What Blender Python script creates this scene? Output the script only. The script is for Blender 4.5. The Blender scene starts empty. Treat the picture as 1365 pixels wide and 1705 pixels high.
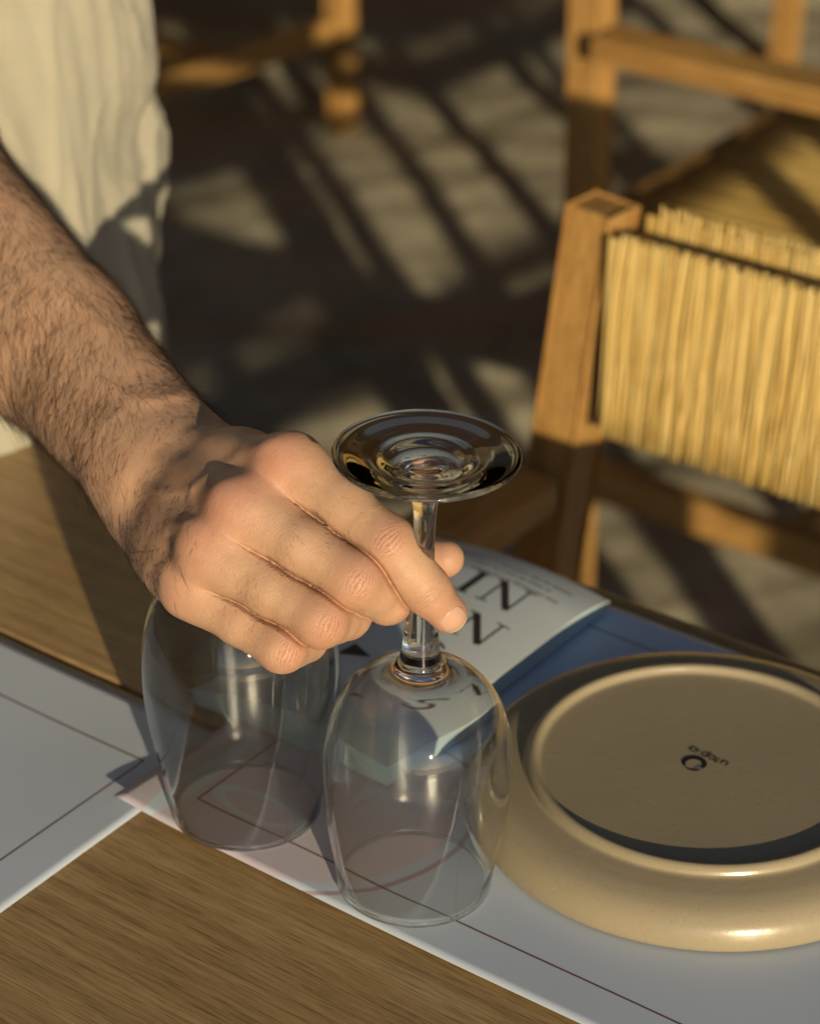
import bpy, bmesh, math, random
import numpy as np
from mathutils import Vector, Matrix
random.seed(7); rng = np.random.default_rng(7)
R = math.radians
scene = bpy.context.scene
C = scene.collection

# ------------------------------------------------------------------ camera, sky, sun, exposure
CAMZ, TH, LENS = 1.365, R(29.5), 85.0
FPX = LENS/36.0*1705.0
cam = bpy.data.cameras.new('camera'); camo = bpy.data.objects.new('camera', cam); C.objects.link(camo)
camo.location = (0, 0, CAMZ); camo.rotation_euler = (math.pi/2-TH, 0, 0)
cam.sensor_fit = 'VERTICAL'; cam.sensor_height = 36.0; cam.sensor_width = 28.8; cam.lens = LENS
cam.clip_start = 0.02; cam.clip_end = 600
cam.dof.use_dof = True; cam.dof.focus_distance = 0.915; cam.dof.aperture_fstop = 8.5
scene.camera = camo
SUN_EL, SHADOW_AZ = R(11.8), R(105.8)
sdir = Vector((math.cos(SHADOW_AZ)*math.cos(SUN_EL), math.sin(SHADOW_AZ)*math.cos(SUN_EL), -math.sin(SUN_EL)))
world = bpy.data.worlds.new('World'); scene.world = world; world.use_nodes = True
wn = world.node_tree.nodes; wn.clear()
sky = wn.new('ShaderNodeTexSky'); sky.sky_type = 'NISHITA'; sky.sun_disc = False
sky.sun_elevation = SUN_EL
sunv = -sdir
sky.sun_rotation = math.atan2(sunv.x, sunv.y)
sky.altitude = 50; sky.air_density = 1.0; sky.dust_density = 0.4; sky.ozone_density = 3.0
bg = wn.new('ShaderNodeBackground'); bg.inputs['Strength'].default_value = 0.11
wo = wn.new('ShaderNodeOutputWorld')
world.node_tree.links.new(sky.outputs[0], bg.inputs[0]); world.node_tree.links.new(bg.outputs[0], wo.inputs[0])
sl = bpy.data.lights.new('sun', 'SUN'); sl.energy = 5.0; sl.angle = R(0.6); sl.color = (1.0, 0.83, 0.53)
so = bpy.data.objects.new('sun', sl); C.objects.link(so); so.location = (2, -4, 4)
so.rotation_euler = sdir.to_track_quat('-Z', 'Y').to_euler()
scene.view_settings.view_transform = 'Standard'; scene.view_settings.look = 'None'
scene.view_settings.exposure = -0.08; scene.view_settings.gamma = 1.0; scene.view_settings.use_curve_mapping = False
scene.render.engine = 'CYCLES'
cy = scene.cycles
cy.use_denoising = True
cy.max_bounces = 16; cy.transmission_bounces = 16; cy.transparent_max_bounces = 16; cy.glossy_bounces = 6; cy.diffuse_bounces = 4
cy.sample_clamp_indirect = 6.0; cy.caustics_reflective = False; cy.caustics_refractive = True; cy.blur_glossy = 0.3

# ------------------------------------------------------------------ placing
FW = np.array([0, math.cos(TH), -math.sin(TH)]); UPV = np.array([0, math.sin(TH), math.cos(TH)]); CP = np.array([0, 0, CAMZ])
def ray(x, y): return np.array([(x-682.5)/FPX, 0, 0]) + UPV*(-(y-852.5)/FPX) + FW
def P(x, y, d): return CP + ray(x, y)*d            # a point seen at that place, d metres deep
def T(x, y, z=0.75):                                 # the same on a level plane
    r = ray(x, y); return CP + r*((z-CAMZ)/r[2])
TA = R(-36.6)                                       # the table runs along this bearing
U = np.array([math.cos(TA), math.sin(TA), 0]); V = np.array([-math.sin(TA), math.cos(TA), 0])
def tv(u, v, z): return U*u + V*v + np.array([0, 0, z])
def uv_of(p): return float(np.dot(p, U)), float(np.dot(p, V))
ZT = 0.75

# ------------------------------------------------------------------ object helpers
def obj(name, me, mat=None, parent=None, smooth=False):
    o = bpy.data.objects.new(name, me); C.objects.link(o)
    if mat is not None and len(me.materials) == 0: me.materials.append(mat)
    if smooth: me.shade_smooth()
    if parent is not None: o.parent = parent
    return o
def empty(name, loc=(0,0,0), rz=0.0):
    o = bpy.data.objects.new(name, None); C.objects.link(o); o.location = loc; o.rotation_euler = (0,0,rz)
    o.empty_display_size = 0.05
    return o
def tag(o, label, cat, group=None):
    o['label'] = label; o['category'] = cat
    if group: o['group'] = group
    return o
def mesh(verts, faces, name='m'):
    me = bpy.data.meshes.new(name); me.from_pydata([tuple(map(float, v)) for v in verts], [], [tuple(map(int, f)) for f in faces]); me.update(); return me
def bmesh_me(bm, name='m'):
    me = bpy.data.meshes.new(name); bm.normal_update(); bm.to_mesh(me); bm.free(); return me
def box_me(x0, x1, y0, y1, z0, z1, bev=0.0, seg=2):
    bm = bmesh.new(); bmesh.ops.create_cube(bm, size=1)
    for v in bm.verts: v.co = ((x0+x1)/2+v.co.x*(x1-x0), (y0+y1)/2+v.co.y*(y1-y0), (z0+z1)/2+v.co.z*(z1-z0))
    if bev: bmesh.ops.bevel(bm, geom=bm.edges[:], offset=bev, segments=seg, affect='EDGES', profile=0.6)
    return bmesh_me(bm)
def bar_me(a, b, w, h, bev=0.003, up=(0,0,1)):
    a = Vector(a); b = Vector(b); d = (b-a); L = d.length; d.normalize()
    upv = Vector(up)
    if abs(d.dot(upv)) > 0.98: upv = Vector((0,1,0))
    s = d.cross(upv).normalized(); n = s.cross(d).normalized()
    bm = bmesh.new(); bmesh.ops.create_cube(bm, size=1)
    for v in bm.verts:
        v.co = a + d*(v.co.x+0.5)*L + s*v.co.y*w + n*v.co.z*h
    if bev: bmesh.ops.bevel(bm, geom=bm.edges[:], offset=bev, segments=2, affect='EDGES', profile=0.6)
    return bmesh_me(bm)
def tube_me(pts, rad, n=8, caps=True):
    pts = [Vector(p) for p in pts]; vs=[]; fs=[]
    if not hasattr(rad, '__len__'): rad = [rad]*len(pts)
    prev = None
    for i, p in enumerate(pts):
        t = (pts[min(i+1,len(pts)-1)]-pts[max(i-1,0)]).normalized()
        ref = Vector((0,0,1)) if abs(t.z) < 0.9 else Vector((1,0,0))
        a = t.cross(ref).normalized() if prev is None else (prev - t*prev.dot(t)).normalized()
        prev = a; b = t.cross(a)
        for k in range(n):
            an = 2*math.pi*k/n; vs.append(p + (a*math.cos(an)+b*math.sin(an))*rad[i])
    for i in range(len(pts)-1):
        for k in range(n):
            fs.append((i*n+k, i*n+(k+1)%n, (i+1)*n+(k+1)%n, (i+1)*n+k))
    if caps:
        fs.append(tuple(range(n-1,-1,-1))); fs.append(tuple(range((len(pts)-1)*n, len(pts)*n)))
    return mesh(vs, fs)
def lathe(profile, n=96):
    vs=[]; fs=[]; rings=[]
    for (r, z) in profile:
        if r < 1e-6: rings.append([len(vs)]); vs.append((0,0,z))
        else:
            rings.append(list(range(len(vs), len(vs)+n)))
            vs += [(r*math.cos(2*math.pi*k/n), r*math.sin(2*math.pi*k/n), z) for k in range(n)]
    for a, b in zip(rings[:-1], rings[1:]):
        for k in range(n):
            k2=(k+1)%n
            if len(a)==1: fs.append((a[0], b[k2], b[k]))
            elif len(b)==1: fs.append((a[k], a[k2], b[0]))
            else: fs.append((a[k], a[k2], b[k2], b[k]))
    return mesh(vs, fs)
def smooth_profile(pts, n=8):
    # Catmull-Rom through the points
    pts = [np.array(p, float) for p in pts]; out=[]
    for i in range(len(pts)-1):
        p0 = pts[max(i-1,0)]; p1=pts[i]; p2=pts[i+1]; p3=pts[min(i+2,len(pts)-1)]
        for k in range(n):
            t=k/n
            out.append(0.5*((2*p1)+(-p0+p2)*t+(2*p0-5*p1+4*p2-p3)*t*t+(-p0+3*p1-3*p2+p3)*t**3))
    out.append(pts[-1]); return [(max(float(a),0.0), float(b)) for a,b in out]
def copy_tree(o, parent=None):
    c = o.copy(); C.objects.link(c); c.parent = parent
    for ch in list(o.children): copy_tree(ch, c)
    return c

# ------------------------------------------------------------------ materials
def newmat(name):
    m = bpy.data.materials.new(name); m.use_nodes = True; nt = m.node_tree
    b = nt.nodes['Principled BSDF']; return m, nt, b
def N(nt, typ, **kw):
    n = nt.nodes.new(typ)
    for k, v in kw.items():
        if k in n.inputs: n.inputs[k].default_value = v
        else: setattr(n, k, v)
    return n
def L(nt, a, b): nt.links.new(a, b)
def ramp(nt, fac, stops):
    r = nt.nodes.new('ShaderNodeValToRGB'); e = r.color_ramp.elements
    while len(e) < len(stops): e.new(0.5)
    for i, (p, c) in enumerate(stops): e[i].position = p; e[i].color = (*c, 1) if len(c)==3 else c
    L(nt, fac, r.inputs[0]); return r
def coords(nt, scale=(1,1,1), rot=(0,0,0), loc=(0,0,0), kind='Object', warp=0.0):
    tc = nt.nodes.new('ShaderNodeTexCoord'); mp = nt.nodes.new('ShaderNodeMapping')
    mp.inputs['Scale'].default_value = scale; mp.inputs['Rotation'].default_value = rot; mp.inputs['Location'].default_value = loc
    L(nt, tc.outputs[kind], mp.inputs[0]); return mp.outputs[0]
def noise(nt, vec, scale, detail=4, rough=0.55, dist=0.0):
    n = nt.nodes.new('ShaderNodeTexNoise'); n.inputs['Scale'].default_value = scale; n.inputs['Detail'].default_value = detail
    n.inputs['Roughness'].default_value = rough; n.inputs['Distortion'].default_value = dist
    L(nt, vec, n.inputs['Vector']); return n.outputs['Fac']
def mixc(nt, fac, a, b, mode='MIX'):
    m = nt.nodes.new('ShaderNodeMix'); m.data_type='RGBA'; m.blend_type = mode
    for sock, val in ((m.inputs[0], fac), (m.inputs[6], a), (m.inputs[7], b)):
        if isinstance(val, (int, float)): sock.default_value = val
        elif isinstance(val, tuple): sock.default_value = (*val, 1) if len(val)==3 else val
        else: L(nt, val, sock)
    return m.outputs[2]
def math_(nt, op, a, b=None, c=None):
    m = nt.nodes.new('ShaderNodeMath'); m.operation = op
    for i, v in enumerate((a, b, c)):
        if v is None: continue
        if isinstance(v, (int, float)): m.inputs[i].default_value = v
        else: L(nt, v, m.inputs[i])
    return m.outputs[0]
def bump(nt, b, h, strength=0.3, dist=0.001):
    n = nt.nodes.new('ShaderNodeBump'); n.inputs['Strength'].default_value = strength; n.inputs['Distance'].default_value = dist
    L(nt, h, n.inputs['Height']); L(nt, n.outputs[0], b.inputs['Normal']); return n
def wood(name, dark, mid, light, rough=0.45, gscale=1.0, along='X', coat=0.0, obj_random=True):
    m, nt, b = newmat(name)
    sc = {'X': (0.3, 14.0, 14.0), 'Y': (14.0, 0.3, 14.0), 'Z': (14.0, 14.0, 0.3)}[along]
    info = nt.nodes.new('ShaderNodeObjectInfo')
    v0 = coords(nt, tuple(s*gscale for s in sc))
    add = nt.nodes.new('ShaderNodeVectorMath'); add.operation='ADD'; L(nt, v0, add.inputs[0])
    sc2 = nt.nodes.new('ShaderNodeVectorMath'); sc2.operation='SCALE'; sc2.inputs['Scale'].default_value = 37.0 if obj_random else 0.0
    cmb = nt.nodes.new('ShaderNodeCombineXYZ')
    for i in range(3): L(nt, info.outputs['Random'], cmb.inputs[i])
    L(nt, cmb.outputs[0], sc2.inputs[0]); L(nt, sc2.outputs[0], add.inputs[1])
    v = add.outputs[0]
    big = noise(nt, v, 2.2, 3, 0.5, 0.6)
    fine = noise(nt, v, 11.0, 5, 0.7, 0.35)
    pv = nt.nodes.new('ShaderNodeVectorMath'); pv.operation='MULTIPLY'
    s3 = {'X': (1.2, 1, 1), 'Y': (1, 1.2, 1), 'Z': (1, 1, 1.2)}[along]
    L(nt, v, pv.inputs[0]); pv.inputs[1].default_value = s3
    pores = noise(nt, pv.outputs[0], 34.0, 2, 0.5)
    f = math_(nt, 'ADD', math_(nt, 'MULTIPLY', big, 0.5), math_(nt, 'MULTIPLY', fine, 0.5))
    cr = ramp(nt, f, [(0.30, dark), (0.49, mid), (0.68, light)])
    pr = ramp(nt, pores, [(0.36, (0.58,0.53,0.48)), (0.50, (1,1,1))])
    col = mixc(nt, 1.0, cr.outputs[0], pr.outputs[0], 'MULTIPLY')
    L(nt, col, b.inputs['Base Color']); b.inputs['Roughness'].default_value = rough
    h = math_(nt, 'ADD', math_(nt, 'MULTIPLY', pores, 0.6), math_(nt, 'MULTIPLY', fine, 0.4))
    bump(nt, b, h, 0.25, 0.0006)
    if coat: b.inputs['Coat Weight'].default_value = coat; b.inputs['Coat Roughness'].default_value = 0.25
    return m
M = {}
M['table_wood'] = wood('oiled_table_wood', (0.26,0.16,0.068), (0.41,0.265,0.118), (0.53,0.37,0.18), 0.36, 4.6)
M['teak'] = wood('teak', (0.24,0.12,0.035), (0.42,0.23,0.07), (0.54,0.32,0.11), 0.5, 2.0)
M['teak_z'] = wood('teak_upright', (0.24,0.12,0.035), (0.42,0.23,0.07), (0.54,0.32,0.11), 0.5, 2.0, 'Z')
M['teak_y'] = wood('teak_crosswise', (0.24,0.12,0.035), (0.42,0.23,0.07), (0.54,0.32,0.11), 0.5, 2.0, 'Y')

def mat_rush():
    m, nt, b = newmat('rush')
    info = nt.nodes.new('ShaderNodeObjectInfo')
    v0 = coords(nt, (60, 60, 14)); ad = nt.nodes.new('ShaderNodeVectorMath'); ad.operation='ADD'; L(nt, v0, ad.inputs[0])
    cb = nt.nodes.new('ShaderNodeCombineXYZ'); rs = math_(nt,'MULTIPLY', info.outputs['Random'], 71.0)
    for i_ in range(3): L(nt, rs, cb.inputs[i_])
    L(nt, cb.outputs[0], ad.inputs[1]); v = ad.outputs[0]
    n = noise(nt, v, 1.6, 4, 0.65)
    f = math_(nt, 'ADD', math_(nt, 'MULTIPLY', n, 0.85), math_(nt, 'MULTIPLY', info.outputs['Random'], 0.30))
    r = ramp(nt, f, [(0.25, (0.26,0.15,0.04)), (0.45, (0.56,0.37,0.11)), (0.70, (0.70,0.51,0.19)), (0.92, (0.78,0.64,0.32))])
    L(nt, r.outputs[0], b.inputs['Base Color']); b.inputs['Roughness'].default_value = 0.55
    bump(nt, b, n, 0.4, 0.001); return m
M['rush'] = mat_rush()

def mat_ground():
    m, nt, b = newmat('old_stone_paving')
    v = coords(nt)
    n1 = noise(nt, v, 3.0, 6, 0.6); n2 = noise(nt, v, 38.0, 4, 0.6)
    f = math_(nt, 'ADD', math_(nt, 'MULTIPLY', n1, 0.6), math_(nt, 'MULTIPLY', n2, 0.4))
    r = ramp(nt, f, [(0.30, (0.22,0.20,0.15)), (0.5, (0.43,0.39,0.295)), (0.72, (0.58,0.53,0.41))])
    L(nt, r.outputs[0], b.inputs['Base Color']); b.inputs['Roughness'].default_value = 0.85
    bump(nt, b, n2, 0.5, 0.004); return m
M['ground'] = mat_ground()

def mat_paper(name, lines, pink=None):
    # lines: list of (axis, offset, lo, hi) printed rules in the sheet's own metres; pink: centre and radii of a tinted shape
    m, nt, b = newmat(name)
    tc = nt.nodes.new('ShaderNodeTexCoord'); sx = nt.nodes.new('ShaderNodeSeparateXYZ'); L(nt, tc.outputs['Object'], sx.inputs[0])
    ax = {'x': sx.outputs[0], 'y': sx.outputs[1]}
    base = mixc(nt, noise(nt, tc.outputs['Object'], 9.0, 3), (0.53,0.59,0.69), (0.57,0.63,0.73))
    def inside(val, lo, hi, soft=0.0002):
        a = nt.nodes.new('ShaderNodeMapRange'); a.inputs[1].default_value = lo-soft; a.inputs[2].default_value = lo+soft; L(nt, val, a.inputs[0])
        c = nt.nodes.new('ShaderNodeMapRange'); c.inputs[1].default_value = hi-soft; c.inputs[2].default_value = hi+soft; c.inputs[3].default_value=1; c.inputs[4].default_value=0; L(nt, val, c.inputs[0])
        return math_(nt, 'MULTIPLY', a.outputs[0], c.outputs[0])
    col = base
    if pink:
        for (cx, cyy, rx, ry, wob, colr, rin) in pink:
            dx = math_(nt, 'DIVIDE', math_(nt, 'SUBTRACT', ax['x'], cx), rx); dy = math_(nt, 'DIVIDE', math_(nt, 'SUBTRACT', ax['y'], cyy), ry)
            rr = math_(nt, 'SQRT', math_(nt, 'ADD', math_(nt, 'MULTIPLY', dx, dx), math_(nt, 'MULTIPLY', dy, dy)))
            if wob:
                rr = math_(nt, 'ADD', rr, math_(nt, 'MULTIPLY', math_(nt, 'SUBTRACT', noise(nt, tc.outputs['Object'], 14.0, 1), 0.5), wob))
            col = mixc(nt, inside(rr, rin, 1.0, 0.004), col, colr)
    for (axis, off, lo, hi, w) in lines:
        oth = 'y' if axis == 'x' else 'x'
        f = math_(nt, 'MULTIPLY', inside(ax[axis], off-w/2, off+w/2, 0.00012), inside(ax[oth], lo, hi))
        col = mixc(nt, f, col, (0.16,0.075,0.07))
    L(nt, col, b.inputs['Base Color']); b.inputs['Roughness'].default_value = 0.42
    b.inputs['Specular IOR Level'].default_value = 0.5
    fib = noise(nt, tc.outputs['Object'], 900.0, 2); wav = noise(nt, tc.outputs['Object'], 7.0, 2)
    bump(nt, b, math_(nt, 'ADD', math_(nt,'MULTIPLY',fib,0.02), wav), 0.25, 0.002)
    return m

def mat_plain(name, col, rough=0.5, spec=0.5, nscale=0, amt=0.1, bmp=0):
    m, nt, b = newmat(name)
    if nscale:
        n = noise(nt, coords(nt), nscale, 4)
        lo = tuple(c*(1-amt) for c in col); hi = tuple(min(1, c*(1+amt)) for c in col)
        L(nt, mixc(nt, n, lo, hi), b.inputs['Base Color'])
        if bmp: bump(nt, b, n, bmp, 0.001)
    else: b.inputs['Base Color'].default_value = (*col, 1)
    b.inputs['Roughness'].default_value = rough; b.inputs['Specular IOR Level'].default_value = spec
    return m
def mat_stoneware():
    m, nt, b = newmat('speckled_stoneware')
    v = coords(nt)
    vo = nt.nodes.new('ShaderNodeTexVoronoi'); vo.inputs['Scale'].default_value = 620; L(nt, v, vo.inputs['Vector'])
    sp = ramp(nt, vo.outputs['Distance'], [(0.10, (0.45,0.40,0.33)), (0.22, (1,1,1))])
    vcol = ramp(nt, noise(nt, v, 420.0, 2), [(0.62, (1,1,1)), (0.72, (0.72,0.66,0.56))])
    soft = mixc(nt, noise(nt, v, 16.0, 3), (0.31,0.252,0.162), (0.38,0.312,0.204))
    c = mixc(nt, 0.25, soft, sp.outputs[0], 'MULTIPLY'); c = mixc(nt, 0.30, c, vcol.outputs[0], 'MULTIPLY')
    L(nt, c, b.inputs['Base Color']); b.inputs['Roughness'].default_value = 0.34
    rr = nt.nodes.new('ShaderNodeMapRange'); rr.inputs[3].default_value=0.17; rr.inputs[4].default_value=0.34
    L(nt, noise(nt, v, 60.0, 3), rr.inputs[0]); L(nt, rr.outputs[0], b.inputs['Roughness'])
    bump(nt, b, noise(nt, v, 260.0, 3), 0.12, 0.0006)
    return m
M['stoneware'] = mat_stoneware()
M['print'] = mat_plain('black_backstamp', (0.012,0.012,0.013), 0.5)
def mat_glass(name, col=(1,1,1), ior=1.5):
    m, nt, b = newmat(name); out = nt.nodes['Material Output']; nt.nodes.remove(b)
    g = nt.nodes.new('ShaderNodeBsdfGlass'); g.inputs['Color'].default_value = (*col,1); g.inputs['IOR'].default_value = ior; g.inputs['Roughness'].default_value = 0.0
    gl_ = nt.nodes.new('ShaderNodeBsdfGlossy'); gl_.inputs['Roughness'].default_value = 0.05          # thin glossy film, added to widen the sun's glints
    sm = noise(nt, coords(nt), 45.0, 3); f = nt.nodes.new('ShaderNodeMapRange'); f.inputs[1].default_value = 0.35; f.inputs[2].default_value = 0.75; f.inputs[3].default_value = 0.012; f.inputs[4].default_value = 0.035; L(nt, sm, f.inputs[0])
    mx = nt.nodes.new('ShaderNodeMixShader'); L(nt, f.outputs[0], mx.inputs[0]); L(nt, g.outputs[0], mx.inputs[1]); L(nt, gl_.outputs[0], mx.inputs[2])
    L(nt, mx.outputs[0], out.inputs['Surface'])
    return m
M['glass'] = mat_glass('clear_glass', (0.99,0.995,0.99))
M['tumbler_glass'] = mat_glass('pale_grey_glass', (0.87,0.875,0.88))  # clear glass; the grey tint stands in for shade seen through it

# ------------------------------------------------------------------ ground
def grid_axis(segs):
    a = [segs[0][0]]
    for lo, hi, n in segs: a += list(np.linspace(lo, hi, n+1)[1:])
    return np.array(a)
def fbm2(x, y, seed=0, oct=4):
    r = np.random.default_rng(seed); out = np.zeros_like(x); amp = 1.0; fr = 1.0
    for o in range(oct):
        for k in range(5):
            a = r.uniform(0, 2*np.pi); ph = r.uniform(0, 2*np.pi); f = fr*r.uniform(0.7, 1.4)
            out += amp*np.sin((x*np.cos(a)+y*np.sin(a))*f + ph)
        amp *= 0.55; fr *= 2.0
    return out/5
gx = grid_axis([(-150,-8,6),(-8,-1.2,30),(-1.2,1.6,150),(1.6,8,30),(8,150,6)])
gy = grid_axis([(-150,-6,6),(-6,1.6,30),(1.6,5.2,190),(5.2,12,30),(12,150,6)])
GX, GY = np.meshgrid(gx, gy); 
warp = fbm2(GX*1.7, GY*1.7, 3, 2)
hz = 0.011*fbm2(GX*4.0+warp, GY*8.0+warp, 5, 4) + 0.006*fbm2(GX*19+2*warp, GY*22-warp, 9, 3)
hz *= np.clip((9-np.maximum(abs(GX), abs(GY)))/2, 0, 1)
nxx, nyy = len(gx), len(gy)
gv = np.stack([GX.ravel(), GY.ravel(), hz.ravel()-0.012], 1)
gf = [(j*nxx+i, j*nxx+i+1, (j+1)*nxx+i+1, (j+1)*nxx+i) for j in range(nyy-1) for i in range(nxx-1)]
g = obj('ground', mesh(gv, gf), M['ground'], None, True); g['kind'] = 'structure'

# ------------------------------------------------------------------ table
tab = empty('wooden_table', (0,0,0), 0)
tag(tab, 'brown wooden dining table the glasses, paper mats and plate stand on', 'table')
tab.location = (0,0,0); tab.rotation_euler = (0,0,TA)          # local x runs along the boards, local y across them
U0, U1 = -0.862, 0.24
joints = [0.115, 0.268, 0.425, 0.664, 0.868]
for i in range(len(joints)-1):
    o = obj('plank', box_me(U0, U1, joints[i]+0.0012, joints[i+1]-0.0012, ZT-0.028, ZT, 0.0016), M['table_wood'], tab, False)
for i, (a, b2) in enumerate((((U0+0.06, joints[0]+0.05), (U1-0.06, joints[0]+0.05)), ((U0+0.06, joints[-1]-0.05), (U1-0.06, joints[-1]-0.05)), ((U0+0.06, joints[0]+0.05), (U0+0.06, joints[-1]-0.05)), ((U1-0.06, joints[0]+0.05), (U1-0.06, joints[-1]-0.05)))):
    obj('apron', bar_me((a[0],a[1],ZT-0.069), (b2[0],b2[1],ZT-0.069), 0.022, 0.08, 0.002), M['table_wood'], tab)
for uu in (U0+0.075, U1-0.075):
    for vv in (joints[0]+0.065, joints[-1]-0.065):
        obj('leg', box_me(uu-0.028, uu+0.028, vv-0.028, vv+0.028, 0.0, ZT-0.0285, 0.003), M['table_wood'], tab)

# ------------------------------------------------------------------ paper mats (the rectangles run with the table)
def sheet_me(u0, u1, v0, v1, z, lift, nx=90, ny=60):
    us = np.linspace(u0, u1, nx); vs_ = np.linspace(v0, v1, ny); vs=[]; fs=[]
    for v in vs_:
        for u in us: vs.append((u, v, z + lift(u, v)))
    top = len(vs)
    for j in range(ny-1):
        for i in range(nx-1): fs.append((j*nx+i, j*nx+i+1, (j+1)*nx+i+1, (j+1)*nx+i))
    vs += [(x, y, zz-0.00035) for x, y, zz in vs]
    for j in range(ny-1):
        for i in range(nx-1): fs.append((top+j*nx+i, top+(j+1)*nx+i, top+(j+1)*nx+i+1, top+j*nx+i+1))
    ring = [i for i in range(nx)] + [j*nx+nx-1 for j in range(1, ny)] + [(ny-1)*nx+i for i in range(nx-2,-1,-1)] + [j*nx for j in range(ny-2,0,-1)]
    for a, b in zip(ring, ring[1:]+ring[:1]): fs.append((a, a+top, b+top, b))
    return mesh(vs, fs)
# mat A, left
aR = uv_of(T(225,1370))[0]; aTop = 0.654; aw = 0.42
A_u1 = uv_of(T(112,1445))[0]; A_v1 = uv_of(T(120,1122))[1]
A_u0, A_v0 = A_u1-0.40, A_v1-0.30
afu = uv_of(T(240,1272)); 
print('A', A_u1, A_v1, 'frame corner', afu)
inA_u, inA_v = A_u1-afu[0], A_v1-afu[1]
linesA = [('x', afu[0], A_v0+inA_v, afu[1], 0.0011), ('y', afu[1], A_u0+inA_u, afu[0], 0.0011)]
M['paperA'] = mat_paper('paper_mat_left', linesA)
oA = obj('paper_placemat', sheet_me(A_u0, A_u1, A_v0, A_v1, ZT+0.0012, lambda u, v: 0.0006*math.sin(u*31)*math.sin(v*23)+0.0006), M['paperA'], None, True)
oA.rotation_euler = (0,0,TA)
tag(oA, 'white paper placemat at the left with a thin brown ruled frame, nothing on it', 'placemat', 'paper placemats')
# mat B, under the glasses and plate
bc = uv_of(T(190,1345)); bfar = uv_of(T(1007,1016))[1]
B_u0 = bc[0]; B_v0 = uv_of(T(600,1541))[1]; B_v1 = bfar; B_u1 = B_u0+0.42
bfc = uv_of(T(330,1342))
print('B', B_u0, B_v0, B_v1, 'frame', bfc)
linesB = [('x', bfc[0], bfc[1], B_v1-(bfc[1]-B_v0), 0.0010), ('y', bfc[1], bfc[0], B_u1-0.03, 0.0010), ('y', B_v1-(bfc[1]-B_v0), bfc[0], B_u1-0.03, 0.0010)]
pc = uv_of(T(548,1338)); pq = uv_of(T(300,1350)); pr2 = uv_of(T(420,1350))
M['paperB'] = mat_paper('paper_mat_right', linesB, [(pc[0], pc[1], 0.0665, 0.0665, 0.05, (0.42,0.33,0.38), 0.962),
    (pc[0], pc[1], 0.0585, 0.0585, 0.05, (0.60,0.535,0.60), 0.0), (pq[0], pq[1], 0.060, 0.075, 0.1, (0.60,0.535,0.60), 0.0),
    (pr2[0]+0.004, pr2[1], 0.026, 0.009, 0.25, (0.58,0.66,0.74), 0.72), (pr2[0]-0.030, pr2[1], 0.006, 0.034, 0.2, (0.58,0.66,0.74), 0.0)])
def liftB(u, v):
    e = math.exp(-((u-B_u0)/0.02)**2 - ((v-B_v0)/0.03)**2)
    return 0.0016 + 0.0005*math.sin(u*27+1)*math.sin(v*29) + 0.0022*e
oB = obj('paper_placemat', sheet_me(B_u0, B_u1, B_v0, B_v1, ZT+0.0022, liftB), M['paperB'], None, True)
oB.rotation_euler = (0,0,TA)
tag(oB, 'white paper placemat lying under the wine glass, tumbler, booklet and plate', 'placemat', 'paper placemats')
ZP = ZT+0.0046                                       # top of the paper where things stand

# ------------------------------------------------------------------ wine glass, upturned
def shell_parts(root, prof, mat, cuts, n=128):
    """prof: closed glass outline (r,z) axis to axis; cuts: [(name, i0, i1), ...] ranges of the outline, parts of one seamless skin"""
    for name, ranges in cuts:
        vs=[]; fs=[]
        for (i0, i1) in ranges:
            me = lathe(prof[i0:i1+1], n)
            off=len(vs); vs += [tuple(v.co) for v in me.vertices]; fs += [tuple(off+i for i in p.vertices) for p in me.polygons]
            bpy.data.meshes.remove(me)
        o = obj(name, mesh(vs, fs), mat, root, True)
gl = empty('wine_glass', tuple(T(689,1465, ZP)))
gl.rotation_euler = (R(0.3), R(1.3), 0)
gl.location.z += 0.0005
tag(gl, 'clear stemmed wine glass turned upside down, its stem held by the fingers', 'wine glass')
outer = [(0.0290,0.0007),(0.0300,-0.0002),(0.0311,0.0006),(0.0312,0.0018),(0.0325,0.012),(0.0347,0.025),(0.0366,0.040),(0.0374,0.054),(0.0368,0.067),(0.0343,0.079),(0.0295,0.089),(0.0225,0.0965),(0.0150,0.1010),(0.0105,0.1032),(0.0086,0.1055),(0.0077,0.109),(0.0069,0.115),(0.0057,0.126),(0.0047,0.140),(0.0042,0.154),(0.0042,0.166),(0.0050,0.1755),(0.0072,0.182),(0.0125,0.1868),(0.0220,0.1898),(0.0305,0.1930),(0.0337,0.1939),(0.0347,0.1950),(0.0338,0.1961),(0.0310,0.1958),(0.0240,0.1950),(0.0190,0.1939),(0.0150,0.1940),(0.0100,0.1926),(0.0045,0.1918),(0.0,0.1917)]
inner = [(0.0290,0.0007),(0.0292,0.0018),(0.0298,0.0034),(0.0313,0.012),(0.0335,0.025),(0.0354,0.040),(0.0362,0.054),(0.0355,0.067),(0.0328,0.0785),(0.0275,0.0878),(0.0200,0.0940),(0.0115,0.0972),(0.0050,0.0982),(0.0,0.0984)]
po = smooth_profile(outer, 6); pi = smooth_profile(inner, 6)
ns = 13*6; ne = 21*6+3
# inner skin reversed so that faces look out of the glass
prof = list(reversed(pi)) + po[1:]
k0 = len(pi)-1
shell_parts(gl, prof, M['glass'], [('bowl', [(0, k0+ns)]), ('stem', [(k0+ns, k0+ne)]), ('foot', [(k0+ne, len(prof)-1)])])

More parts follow.
